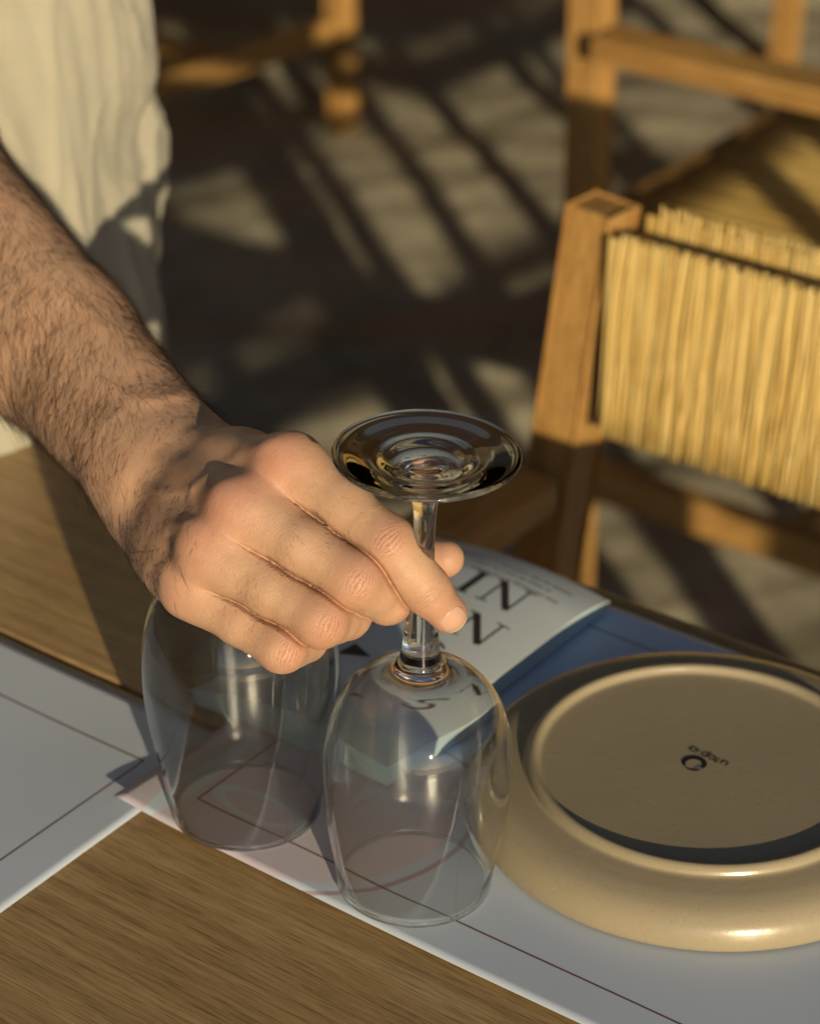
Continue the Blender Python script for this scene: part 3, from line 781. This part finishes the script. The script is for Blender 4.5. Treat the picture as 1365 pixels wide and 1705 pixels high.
# square to rounded nail outline
sx_ = sq[:,0]*np.sqrt(1-0.30*sq[:,1]**2*np.where(sq[:,1]>0,1.0,1.25)); tx_ = sq[:,1]*np.sqrt(1-0.34*sq[:,0]**2)
pN = j[3] + np.outer(sx_*0.0055, sN) + np.outer(0.0004+tx_*0.0056, tN)
hN = march(pN, ndN); edge = np.maximum(np.abs(sq[:,0]), np.abs(sq[:,1]))
liftN = np.where(edge > 0.97, -0.0003, 0.00012) + np.where(sq[:,1] > 0.9, 0.0003, 0)
topN = pN + ndN*(hN+liftN)[:,None]; botN = pN + ndN*(hN-0.0006)[:,None]
fsN=[]; n_=25
for a in range(n_-1):
    for b_ in range(n_-1):
        q = (a*n_+b_, a*n_+b_+1, (a+1)*n_+b_+1, (a+1)*n_+b_); fsN.append(q); fsN.append(tuple(i+n_*n_ for i in reversed(q)))
rg = list(range(n_)) + [a*n_+n_-1 for a in range(1,n_)] + [(n_-1)*n_+b_ for b_ in range(n_-2,-1,-1)] + [a*n_ for a in range(n_-2,0,-1)]
for a, b_ in zip(rg, rg[1:]+rg[:1]): fsN.append((a, a+n_*n_, b_+n_*n_, b_))
meN = mesh(np.concatenate([topN, botN]), fsN)
bmN = bmesh.new(); bmN.from_mesh(meN); bmesh.ops.recalc_face_normals(bmN, faces=bmN.faces); bmN.to_mesh(meN); bmN.free()
atn = meN.attributes.new('t', 'FLOAT', 'POINT'); atn.data.foreach_set('value', np.concatenate([sq[:,1], sq[:,1]]).astype(np.float32))
def mat_nail():
    m, nt, b = newmat('fingernail'); at = nt.nodes.new('ShaderNodeAttribute'); at.attribute_name='t'
    f = math_(nt,'ADD', math_(nt,'MULTIPLY', at.outputs['Fac'], 0.5), 0.5)
    r = ramp(nt, f, [(0.0,(0.50,0.30,0.20)),(0.10,(0.60,0.36,0.265)),(0.8,(0.57,0.325,0.235)),(0.93,(0.66,0.47,0.33))]); L(nt, r.outputs[0], b.inputs['Base Color'])
    b.inputs['Roughness'].default_value = 0.30; b.inputs['Subsurface Weight'].default_value = 0.1; b.inputs['Subsurface Scale'].default_value = 0.002
    return m
under(obj('fingernail', meN, mat_nail(), None, True), person)

# ---- hair of the arm
cosn = mesh_co(skin_me); nrm = mesh_no(skin_me)
def to_px(p):
    q = p-CP; dz = q@FW; return 682.5+FPX*(q@RIGHT)/dz, 852.5-FPX*(q@UPV)/dz
hx, hy = to_px(cosn)
facing = nrm@TOCAM
axA = unit(ELB-W0); along = (cosn-W0)@axA
# thick on the forearm, thinner on the back of the hand, sparse on the fingers
dens = np.clip((along-(-0.055))/0.085, 0, 1)**1.6
handm = (along <= 0.012)
ul = np.clip((330-hx)/90, 0, 1)*np.clip((1010-hy)/60, 0, 1)*np.clip((hy-780)/40, 0, 1)
dens = np.where(handm, np.maximum(dens, 0.60*ul), dens)
fl = np.zeros(len(cosn)); fdir = np.zeros_like(cosn)
for i, f in enumerate(F):
    a, b_ = f['j'][0], f['j'][1]; ba = b_-a; t = np.clip(((cosn-a)@ba)/(ba@ba), 0, 1); dd = np.linalg.norm(cosn-a-t[:,None]*ba, axis=1)
    m = (dd < 0.0135) & (t > 0.30) & (t < 0.85) & (facing > 0.2)
    fl = np.where(m, 0.22, fl)
dens = np.maximum(dens, fl)
dens *= np.where(facing > -0.35, 1, 0)*(hx > -90)
dens *= np.where(fl > 0, 1.0, 0.75+0.25*np.clip(vnoise(cosn, 130, 91)*2+0.6, 0, 1))
pr_ = dens/dens.sum(); nh = 7600
idx = rng.choice(len(cosn), nh, p=pr_)
root_p = cosn[idx]; rn = nrm[idx]
flow = np.where((along[idx] > -0.012)[:,None], -UPV*0.9 - axA*0.35 + RIGHT*0.02, -UPV*0.75 + RIGHT*0.55)
flow = np.where((fl[idx] > 0)[:,None], RIGHT*0.6-UPV*0.6, flow)
flow = flow + np.stack([vnoise(root_p, 75, 95+k) for k in range(3)], 1)*0.50 + rng.normal(size=(nh,3))*0.20
flow -= rn*(flow*rn).sum(1)[:,None]; flow /= np.linalg.norm(flow, axis=1)[:,None]
ln = np.where(fl[idx] > 0, rng.uniform(0.002,0.0045,nh), np.where(along[idx] > 0.01, rng.uniform(0.008,0.020,nh), rng.uniform(0.004,0.010,nh)))
bend = rng.normal(size=(nh,3))*0.30
rads = rng.uniform(0.7,1.25,nh)
NS = 5; hv = np.zeros((nh, NS, 3, 3))
for k in range(NS):
    t = k/(NS-1)
    p = root_p + flow*(ln*t)[:,None] + rn*(ln*(0.34*t-0.22*t*t) - 0.0001)[:,None] + bend*(ln*t*t*0.5)[:,None]
    rad = (0.000056*(1-t*0.75))*rads; rad = np.where(fl[idx] > 0, rad*0.7, rad)
    sd = np.cross(flow, rn)
    for c in range(3):
        an = 2*math.pi*c/3; hv[:,k,c,:] = p + (sd*math.cos(an) + rn*math.sin(an))*(rad[:,None] if np.ndim(rad) else rad)
vid = np.arange(nh*NS*3).reshape(nh, NS, 3)
quads = np.concatenate([np.stack([vid[:,k,c], vid[:,k,(c+1)%3], vid[:,k+1,(c+1)%3], vid[:,k+1,c]], -1) for k in range(NS-1) for c in range(3)])
def mat_hair():
    m, nt, b = newmat('body_hair'); at = nt.nodes.new('ShaderNodeAttribute'); at.attribute_name = 'shade'
    r = ramp(nt, at.outputs['Fac'], [(0.0,(0.018,0.010,0.006)),(0.6,(0.050,0.026,0.013)),(1.0,(0.16,0.085,0.04))]); L(nt, r.outputs[0], b.inputs['Base Color'])
    b.inputs['Roughness'].default_value = 0.4; b.inputs['Specular IOR Level'].default_value = 0.5; return m
M['hair'] = mat_hair()
hme = np_mesh(hv.reshape(-1,3), quads); sh_ = hme.attributes.new('shade','FLOAT','POINT'); sh_.data.foreach_set('value', np.repeat(rng.random(nh)**2.6, NS*3).astype(np.float32))
ah = under(obj('arm_hair', hme, M['hair'], None, True), person); ah['kind'] = 'stuff'

# ---- clothes
def cloth_mat(name, c0, c1):
    m, nt, b = newmat(name); v = coords(nt)
    wv = nt.nodes.new('ShaderNodeTexWave'); wv.inputs['Scale'].default_value = 520; wv.bands_direction='X'; L(nt, v, wv.inputs['Vector'])
    wz = nt.nodes.new('ShaderNodeTexWave'); wz.inputs['Scale'].default_value = 520; wz.bands_direction='Z'; L(nt, v, wz.inputs['Vector'])
    n = noise(nt, v, 40, 4); slub = noise(nt, coords(nt, (30,30,400)), 2.0, 2)
    L(nt, mixc(nt, math_(nt,'ADD',math_(nt,'MULTIPLY',n,0.6),math_(nt,'MULTIPLY',slub,0.4)), c0, c1), b.inputs['Base Color'])
    b.inputs['Roughness'].default_value = 0.9; b.inputs['Specular IOR Level'].default_value = 0.15
    b.inputs['Sheen Weight'].default_value = 0.15
    wr = noise(nt, v, 22.0, 4, 0.55, 1.2)
    bump(nt, b, math_(nt,'ADD', math_(nt,'ADD', math_(nt,'ADD', wv.outputs['Fac'], wz.outputs['Fac']), math_(nt,'MULTIPLY', n, 3.0)), math_(nt,'MULTIPLY', wr, 14.0)), 0.5, 0.0007); return m
M['linen'] = cloth_mat('cream_linen', (0.43,0.395,0.305), (0.54,0.50,0.395))
def loft(rings, closed=True, cap=True):
    n = len(rings[0]); vs = [p for r_ in rings for p in r_]; fs=[]
    for i in range(len(rings)-1):
        for k in range(n): fs.append((i*n+k, i*n+(k+1)%n, (i+1)*n+(k+1)%n, (i+1)*n+k))
    if cap: fs.append(tuple(reversed(range(n)))); fs.append(tuple(range((len(rings)-1)*n, len(rings)*n)))
    return mesh(vs, fs)
PX, PY = -0.282, 1.318
def torso_ring(z, n=360):
    # x: chest to back (he faces right), y: flank to flank
    t = max(0.0, (z-0.62)/(1.40-0.62))
    keys = [(0.0,0.126,0.165,0.0),(0.18,0.132,0.170,0.0),(0.33,0.132,0.168,0.0),(0.55,0.125,0.165,0.01),(0.75,0.130,0.195,0.03),(0.9,0.105,0.185,0.05),(0.97,0.075,0.12,0.06),(1.0,0.06,0.075,0.065)]
    for a, b_ in zip(keys[:-1], keys[1:]):
        if a[0] <= t <= b_[0]: w = (t-a[0])/(b_[0]-a[0]); k_ = [a[i]*(1-w)+b_[i]*w for i in range(4)]; break
    out=[]
    for i in range(n):
        an = 2*math.pi*i/n; c, s_ = math.cos(an), math.sin(an)
        rx, ry = k_[1], k_[2]
        e = 2.5; rr = (abs(c)**e + abs(s_)**e)**(-1/e)
        x, y = rr*rx*c, rr*ry*s_
        # folds: slanting drags and soft vertical pleats in the loose cloth
        q = an*3.0
        w1 = math.sin(3.1*an+7*z)+0.6*math.sin(5.3*an-13*z+1.1); w2 = math.sin(4.2*an+17*z+0.7*w1)
        d = 0.0050*math.sin(3*an+15.0*z+1.3*w1) + 0.0044*math.sin(5*an-23*z+1.7*w2)
        d += 0.0032*(1-abs(math.sin(4*an+17*z+1.7*w1)))**3 + 0.0028*(1-abs(math.sin(5*an-27*z+2.0*w2+0.5)))**4 + 0.0022*(1-abs(math.sin(13*an+27*z+2.0*w1)))**4 - 0.002
        d += 0.0008*math.sin(31*an+43*z+2*w2)
        loose = 1.15-0.5*t
        d *= loose
        x += c*d; y += s_*d
        out.append((PX+k_[3]+x, PY+y, z))
    return out
zs = np.linspace(0.50, 1.395, 190)
shirt = under(obj('shirt', loft([torso_ring(z) for z in zs]), M['linen'], None, True), person)
# sleeve over the upper arm
def ring_about(c, ax, r_, n=48, wob=0.0, ph=0):
    ax = Vector(ax).normalized(); a = ax.orthogonal().normalized(); b_ = ax.cross(a); c = Vector(c)
    return [tuple(c + (a*math.cos(2*math.pi*k/n)+b_*math.sin(2*math.pi*k/n))*(r_*(1+wob*math.sin(5*2*math.pi*k/n+ph)))) for k in range(n)]
sl_ = []
for k in range(16):
    t = k/15; c = ELB*(0.72*(1-t)) + SHO*(1-0.72*(1-t)); sl_.append(ring_about(c, SHO-ELB, 0.062+0.022*t, 48, 0.035, k*0.9))
under(obj('sleeve', loft(sl_, cap=False), M['linen'], None, True), person)
M['trousers'] = cloth_mat('cream_trousers', (0.46,0.42,0.33), (0.55,0.51,0.41))
def leg_rings(y0):
    out=[]
    for z in np.linspace(0.06, 0.86, 60):
        t = z/0.86; r_ = 0.058+0.030*t; r_ = []
        ring=[]
        for i in range(48):
            an = 2*math.pi*i/48; rad = 0.066+0.036*t + 0.004*math.sin(5*an+11*z)+0.003*math.sin(9*an-23*z)
            ring.append((PX-0.005+rad*1.08*math.cos(an), y0+rad*math.sin(an), z))
        out.append(ring)
    return out
vs=[]; fs=[]
for y0 in (PY-0.085, PY+0.085):
    me = loft(leg_rings(y0)); o0=len(vs); vs += [tuple(v.co) for v in me.vertices]; fs += [tuple(o0+i for i in p.vertices) for p in me.polygons]
under(obj('trousers', mesh(vs, fs), M['trousers'], None, True), person)
M['leather'] = mat_plain('brown_leather', (0.05,0.03,0.018), 0.5, 0.5, 30, 0.3)
for y0 in (PY-0.085, PY+0.085):
    rings=[]
    for k in range(14):
        t = k/13; x = -0.10+0.27*t; w = 0.036+0.014*math.sin(math.pi*(0.15+0.8*t)); w *= (1-0.55*max(0,(t-0.82)/0.18)**2); h = (0.085 if t < 0.3 else 0.085-0.04*min(1,(t-0.3)/0.4)); h *= (1-0.5*max(0,(t-0.85)/0.15)**2)
        rings.append([(PX+x, y0+w*math.cos(2*math.pi*i/20), max(0.0, h/2+h/2*math.sin(2*math.pi*i/20))) for i in range(20)])
    under(obj('shoe', loft(rings), M['leather'], None, True), person)

# ------------------------------------------------------------------ booklet on the mat
def booklet():
    c0 = T(640,1190,ZP); 
    # plan in table axes: the spine-side edge faces us; u along, v away
    far_r = uv_of(T(985,1000,ZP+0.006)); near_r = uv_of(T(816,1140,ZP+0.010)); 
    u1 = (far_r[0]+near_r[0])/2+0.004; v1 = B_v1-0.006; v0 = near_r[1]-0.078; u0 = u1-0.112
    bk = empty('booklet', (0,0,0)); bk.rotation_euler = (0,0,TA)
    return bk, u0, u1, v0, v1
bk, bu0, bu1, bv0, bv1 = booklet()
print('booklet', bu0, bu1, bv0, bv1)
tag(bk, 'pale grey booklet with dark serif capitals on its cover, behind the wine glass', 'booklet')
def cover_z(u, v):
    # the pages belly up away from the right edge and dip at the far end
    t = (bu1-u)/(bu1-bu0); w = (v-bv0)/(bv1-bv0)
    return ZP + 0.0085 + 0.0105*math.sin(math.pi*min(1,(0.10+0.9*t)))**0.8*(1-0.25*w) - 0.006*max(0,(w-0.80)/0.20)**2
def cover_me(off, thick, inset=0.0, nx=40, ny=40):
    us = np.linspace(bu0+inset, bu1-inset, nx); vs_ = np.linspace(bv0+inset, bv1-inset, ny); vs=[]; fs=[]
    for v in vs_:
        for u in us: vs.append((u, v, cover_z(u, v)+off))
    k = len(vs)
    if thick is None: vs += [(u, v, ZP+0.0004) for (u, v, z) in vs]
    else: vs += [(u, v, z-thick) for (u, v, z) in vs]
    for j_ in range(ny-1):
        for i in range(nx-1):
            q = (j_*nx+i, j_*nx+i+1, (j_+1)*nx+i+1, (j_+1)*nx+i); fs.append(q); fs.append(tuple(k+a for a in reversed(q)))
    ring = list(range(nx)) + [j_*nx+nx-1 for j_ in range(1, ny)] + [(ny-1)*nx+i for i in range(nx-2,-1,-1)] + [j_*nx for j_ in range(ny-2,0,-1)]
    for a, b_ in zip(ring, ring[1:]+ring[:1]): fs.append((a, a+k, b_+k, b_))
    return mesh(vs, fs)
M['cover'] = mat_plain('grey_cover', (0.52,0.565,0.58), 0.55, 0.35, 30, 0.05)
M['pages'] = mat_plain('pale_blue_pages', (0.40,0.52,0.56), 0.7, 0.3, 300, 0.06)
obj('cover', cover_me(0.0, 0.0005), M['cover'], bk)
obj('pages', cover_me(-0.0007, None, 0.0012), M['pages'], bk)
M['ink'] = mat_plain('dark_plum_ink', (0.035,0.022,0.026), 0.5)
def serif(ch):
    # strokes in cap-height units: (points, widths)
    th, tn = 0.17, 0.045
    if ch == 'I': return [([(0.25,0),(0.25,1)], th), ([(0.05,0.0),(0.45,0.0)], tn), ([(0.05,1.0),(0.45,1.0)], tn)], 0.55
    if ch == 'N': return [([(0.12,0),(0.12,1)], tn), ([(0.10,1.0),(0.80,0.0)], th), ([(0.82,0),(0.82,1)], tn), ([(-0.05,0),(0.28,0)], tn), ([(-0.08,1),(0.2,1)], tn), ([(0.66,1),(1.0,1)], tn)], 1.05
    if ch == 'S': return [(arc(0.32,0.74,0.24,30,270,16), [tn+0.11*math.sin(math.pi*i/16) for i in range(17)]), (arc(0.32,0.26,0.26,90,-150,16), [tn+0.11*math.sin(math.pi*i/16) for i in range(17)])], 0.7
    if ch == 'E': return [([(0.16,0),(0.16,1)], th), ([(0.02,0),(0.62,0)], tn), ([(0.02,1),(0.60,1)], tn), ([(0.16,0.52),(0.48,0.52)], tn), ([(0.62,0),(0.62,0.22)], tn), ([(0.60,1),(0.60,0.8)], tn)], 0.75
    return [], 0.4
def print_on_cover(name, text, u_right, v_base, cap, gap=0.16):
    widths = [serif(c)[1] for c in text]; tot = sum(widths)*cap + gap*cap*(len(text)-1); u = u_right-tot
    for c in text:
        strokes, w = serif(c); vs=[]; fs=[]
        for pts, wd in strokes:
            dense=[]; wds=[]
            P_ = [np.array(p) for p in pts]
            if len(P_) == 2:
                for k in range(9): dense.append(P_[0]*(1-k/8)+P_[1]*k/8); wds.append(wd)
            else: dense = P_; wds = list(wd)
            for poly in strip(dense, wds):
                o0=len(vs)
                for x_, y_ in poly:
                    uu = u+x_*cap; vv = v_base+y_*cap; vs.append((uu, vv, cover_z(uu, vv)+0.00022))
                fs.append(tuple(range(o0, len(vs))))
        obj(name, mesh(vs, fs), M['ink'], bk)
        u += (w+gap)*cap
q1 = uv_of(T(888,1000,ZP+0.012)); q2 = uv_of(T(842,1045,ZP+0.012))
i_l = uv_of(T(772,1010,ZP+0.014))
cap = 0.0205
b1 = uv_of(T(842,1026,ZP+0.013)); b2_ = uv_of(T(795,1079,ZP+0.014)); b3 = uv_of(T(738,1092,ZP+0.014))
print_on_cover('letter', 'IN', b1[0]+0.23*cap, b1[1], cap)
print_on_cover('letter', 'N', b2_[0]+0.23*cap, b2_[1], cap)
print_on_cover('letter', 'S', b3[0]+0.15*cap, 2*b2_[1]-b1[1], cap)
# small lines of type at the head of the cover
vs=[]; fs=[]
for row in range(3):
    vv = bv1-0.016-0.0062*row; u = bu1-0.012-0.008*(row%2); 
    while u > bu1-0.075:
        w = random.uniform(0.0008,0.0019)
        o0=len(vs); vs += [(a, b_, cover_z(a, b_)+0.0002) for a, b_ in ((u-w,vv),(u,vv),(u,vv+0.0016),(u-w,vv+0.0016))]; fs.append((o0,o0+1,o0+2,o0+3)); u -= w+random.choice((0.0007,0.0007,0.0007,0.002))
o = obj('small_print', mesh(vs, fs), mat_plain('grey_ink', (0.20,0.19,0.19), 0.6), bk); o['kind'] = 'stuff'
d_ = []
uu, vv = uv_of(T(590,1098,ZP+0.014))
obj('printed_mark', mesh([(uu+a, vv+b_, cover_z(uu+a, vv+b_)+0.00025) for a, b_ in ((-0.006,-0.006),(0.009,0.001),(-0.004,0.006))], [(0,1,2)]), M['ink'], bk)  # small dark triangle near the left end of the cover

# ------------------------------------------------------------------ armchairs with rush seats and backs
SW = 0.27                                              # half width
def strand(h, w, seed, fat=0.45):
    r_ = random.Random(seed); pts=[]
    n = 7; vs=[]; fs=[]
    ph = r_.uniform(0,6); am = r_.uniform(0.0006,0.0016)
    for k in range(n):
        t = k/(n-1); cx = am*math.sin(ph+t*6); ww = w*(1+0.12*math.sin(ph*2+t*9)); dp = w*fat*(1+0.1*math.sin(ph+t*7))
        ring = [(cx-ww/2,0,h*t),(cx-ww*0.28,-dp,h*t),(cx+ww*0.28,-dp,h*t),(cx+ww/2,0,h*t)]
        vs += ring
    for k in range(n-1):
        for c in range(3): fs.append((k*4+c, k*4+c+1, (k+1)*4+c+1, (k+1)*4+c))
        fs.append((k*4+3, k*4, (k+1)*4, (k+1)*4+3))
    fs.append((3,2,1,0)); e=(n-1)*4; fs.append((e,e+1,e+2,e+3))
    return mesh(vs, fs)
BH = 0.134; BZ = 0.672
back_str = [strand(BH, 0.0024*(0.8+0.06*i), 500+i) for i in range(8)]
for me in back_str: me.materials.append(M['rush']); me.shade_smooth()
seat_str = []
for i in range(5):
    me = strand(0.48, 0.0188, 700+i, 0.12); me.materials.append(M['rush']); me.shade_smooth(); seat_str.append(me)
def make_chair():
    ch = empty('armchair', (0,0,0))
    lean = 0.020; S1, S2, S3 = SW+0.010, SW+0.040, SW+0.055      # the back posts spread toward the floor
    SZ, AZ, TZ, KZ = 0.45, 0.636, 0.808, 0.145                   # seat, arm, post top, stretcher
    for sx in (-1, 1):
        obj('back_post', bar_me((sx*S3, 0.010, 0.0), (sx*S2, 0.004, SZ), 0.031, 0.033, 0.003, (0,1,0)), M['teak_z'], ch)
        obj('back_post', bar_me((sx*S2, 0.0035, SZ+0.0005), (sx*S1, -lean, TZ), 0.030, 0.032, 0.002, (0,1,0)), M['teak_z'], ch)
        obj('leg', bar_me((sx*S2, 0.52, 0.0), (sx*S2, 0.52, AZ-0.0245), 0.031, 0.033, 0.003, (0,1,0)), M['teak_z'], ch)
        obj('arm', box_me(sx*S2-0.028, sx*S2+0.024, 0.013, 0.565, AZ-0.024, AZ, 0.004), M['teak_y'], ch)
        obj('seat_rail', box_me(sx*S2-0.0125, sx*S2+0.0125, 0.024, 0.500, SZ-0.05, SZ-0.006, 0.003), M['teak_y'], ch)
        obj('stretcher', box_me(sx*(S2+0.008)-0.012, sx*(S2+0.008)+0.012, 0.030, 0.500, KZ, KZ+0.038, 0.003), M['teak_y'], ch)
    for y in (0.006, 0.52):
        obj('seat_rail', box_me(-S2+0.019, S2-0.019, y-0.0125, y+0.0125, SZ-0.047, SZ-0.008, 0.003), M['teak'], ch)
    obj('stretcher', box_me(-S2+0.0055, S2-0.0055, 0.245, 0.269, KZ+0.004, KZ+0.034, 0.003), M['teak'], ch)
    for z in (BZ+0.012, BZ+BH-0.014):
        obj('back_rail', tube_me([(-SW+0.014, -0.012, z), (0, -0.012, z), (SW-0.014, -0.012, z)], 0.008, 10), M['teak'], ch)
    n = int((2*SW-0.020)/0.0020)
    back_v=[]; back_f=[]
    for k in range(n):
        x = (-SW+0.010+k*0.0020)+random.uniform(-0.0006,0.0006)
        o = obj('rush_strand', back_str[(k*5+k//3) % 8], None, ch); o.location = (x, 0.006+random.uniform(0,0.0022), BZ+random.uniform(-0.0014,0.0006)); o.rotation_euler = (R(-1.5), (x/SW)*0.062+random.uniform(-0.026,0.026), math.pi)
        mt_ = Matrix.Translation((x, -0.038-random.uniform(0,0.0015), BZ+random.uniform(-0.003,0.001)+0.004)) @ Matrix.Rotation(-(x/SW)*0.062+random.uniform(-0.012,0.012), 4, 'Y')
        me_ = back_str[(k*3+1) % 8]; o0_ = len(back_v); back_v += [tuple(mt_ @ v.co) for v in me_.vertices]; back_f += [tuple(o0_+i for i in p.vertices) for p in me_.polygons]
    rb = obj('rush_back_layer', mesh(back_v, back_f), M['rush'], ch, True); rb['kind'] = 'stuff'
    for yb in (0.0055, -0.0375):
        obj('rush_lining', bar_me((0, yb, BZ+0.004), (0, yb-0.002, BZ+BH-0.004), 2*SW-0.020, 0.002, 0.0, (0,1,0)), M['rush'], ch)
    n2 = int((2*SW+0.03)/0.0183)
    for k in range(n2):
        x = -SW-0.006+k*0.0183
        o = obj('rush_strand', seat_str[k % 5], None, ch); o.location = (x, 0.024, SZ-0.0065+random.uniform(0,0.0012)); o.rotation_euler = (R(-90), 0, 0)
    return ch
chair = make_chair()
def face(o, pos, facing, dz=0.0):
    # pos: place of the back's middle on the ground, facing: direction the sitter looks
    o.location = (pos[0], pos[1], dz); o.rotation_euler = (0,0, math.atan2(facing[1], facing[0])-math.pi/2)
# near chair, tucked toward the table: its left back post (as we see it) stands at about (0.105, 1.33)
pl_ = np.array([0.112, 1.335, 0])
face(chair, pl_ + U*SW, -V)
tag(chair, 'teak armchair with sunlit rush back nearest the table edge', 'armchair', 'teak and rush armchairs')
c2 = copy_tree(chair)
p2 = np.array([0.195, 2.25, 0]); face(c2, p2 + V*SW, U)
c2['label'] = 'teak armchair behind the nearest one, its rush seat lit by the sun'
c3 = copy_tree(chair)
p3 = T(1345,118,0.0); face(c3, p3 + U*(SW+0.0), V)
c3['label'] = 'far teak armchair at the upper right corner, one leg showing'
c4 = copy_tree(chair)
p4 = T(580,212,0.0); fd4 = np.array([math.cos(R(226)), math.sin(R(226)), 0]); face(c4, p4 + np.array([fd4[1], -fd4[0], 0])*(SW+0.055), fd4)
c4['label'] = 'far teak armchair beyond the person, legs half in shade'

# unseen timber frame, added to throw the ladder of shade on the paving
c5 = empty('serving_stand')
for o_ in list(chair.children):
    if o_.name[:3] in ('bac', 'leg', 'arm') and not o_.name.startswith('back_rail'):
        q_ = o_.copy(); C.objects.link(q_); q_.parent = c5; q_.name = {'back': 'upright', 'leg': 'upright', 'arm': 'rail', 'seat': 'rail', 'stre': 'rail'}[o_.name[:4].rstrip('_.0123456789')]
face(c5, pl_ + U*(SW+0.80) + V*0.02, -V); tag(c5, 'unseen frame of timber bars added to cast the ladder of shade', 'stand')

# ------------------------------------------------------------------ unseen canopy and walls, added to keep sky light off the paving
M['canvas'] = mat_plain('dark_green_canvas', (0.03,0.035,0.03), 0.9, 0.2, 30, 0.2)
M['render'] = mat_plain('dark_stone_wall', (0.10,0.09,0.075), 0.9, 0.2, 12, 0.3)
aw = empty('awning', (0, 4.0, 0)); tag(aw, 'unseen dark canvas canopy added over the far seats to block sky light', 'awning')
obj('canopy', box_me(-7, 7, -2.4, 2.4, 2.27, 2.31, 0.01), M['canvas'], aw)  # added overhead, out of view, so the shaded paving goes darker
obj('valance', box_me(-7, 7, -2.43, -2.405, 2.11, 2.31, 0.004), M['canvas'], aw)
for px_ in (-6.9, 6.9):
    for py_ in (-2.3, 2.3): obj('post', box_me(px_-0.05, px_+0.05, py_-0.05, py_+0.05, 0, 2.269, 0.006), M['teak_z'], aw)
hs = empty('house', (0, 6.6, 0)); tag(hs, 'unseen dark wall added behind the far seats to cut sky light', 'house')
obj('wall', box_me(-9, 9, 0, 0.3, 0, 4.2, 0.02), M['render'], hs)  # out of view, added to cut the sky from behind
for k in range(-3, 4):
    w = obj('door', box_me(k*2.4-0.55, k*2.4+0.55, -0.04, -0.002, 0.0, 2.2, 0.01), M['teak_z'], hs); obj('handle', box_me(k*2.4+0.40, k*2.4+0.43, -0.08, -0.041, 0.95, 1.10, 0.005), M['leather'], w)

for nm, x0_, x1_, y0_, y1_, lab in (('house', -10.0, -3.4, -7.0, 6.4, 'unseen block added along the left side to cut sky light'), ('house', 4.6, 11.0, -2.5, 6.4, 'unseen block added along the right side to cut sky light')):
    h_ = empty(nm, ((x0_+x1_)/2, (y0_+y1_)/2, 0)); tag(h_, lab, 'house')  # side blocks, unseen, added to lower the ambient light
    w_, d2_ = (x1_-x0_)/2, (y1_-y0_)/2
    obj('wall', box_me(-w_, w_, -d2_, d2_, 0, 5.6, 0.02), M['render'], h_)
    obj('roof', bar_me((0, -d2_-0.2, 5.75), (0, d2_+0.2, 5.75), 2*w_+0.4, 0.28, 0.05), M['teak'], h_)
    sx_ = 1 if x0_ < 0 else -1
    for k in range(4):
        yy = -d2_+1.4+k*(2*d2_-2.8)/3
        f_ = obj('window', box_me(sx_*w_-0.03, sx_*w_+0.03, yy-0.45, yy+0.45, 1.3, 2.5, 0.01), M['teak_z'], h_)
        obj('shutter', box_me(sx_*(w_+0.032)-0.015, sx_*(w_+0.032)+0.015, yy-0.42, yy-0.01, 1.33, 2.47, 0.006), M['canvas'], f_)
        obj('shutter', box_me(sx_*(w_+0.032)-0.015, sx_*(w_+0.032)+0.015, yy+0.01, yy+0.42, 1.33, 2.47, 0.006), M['canvas'], f_)
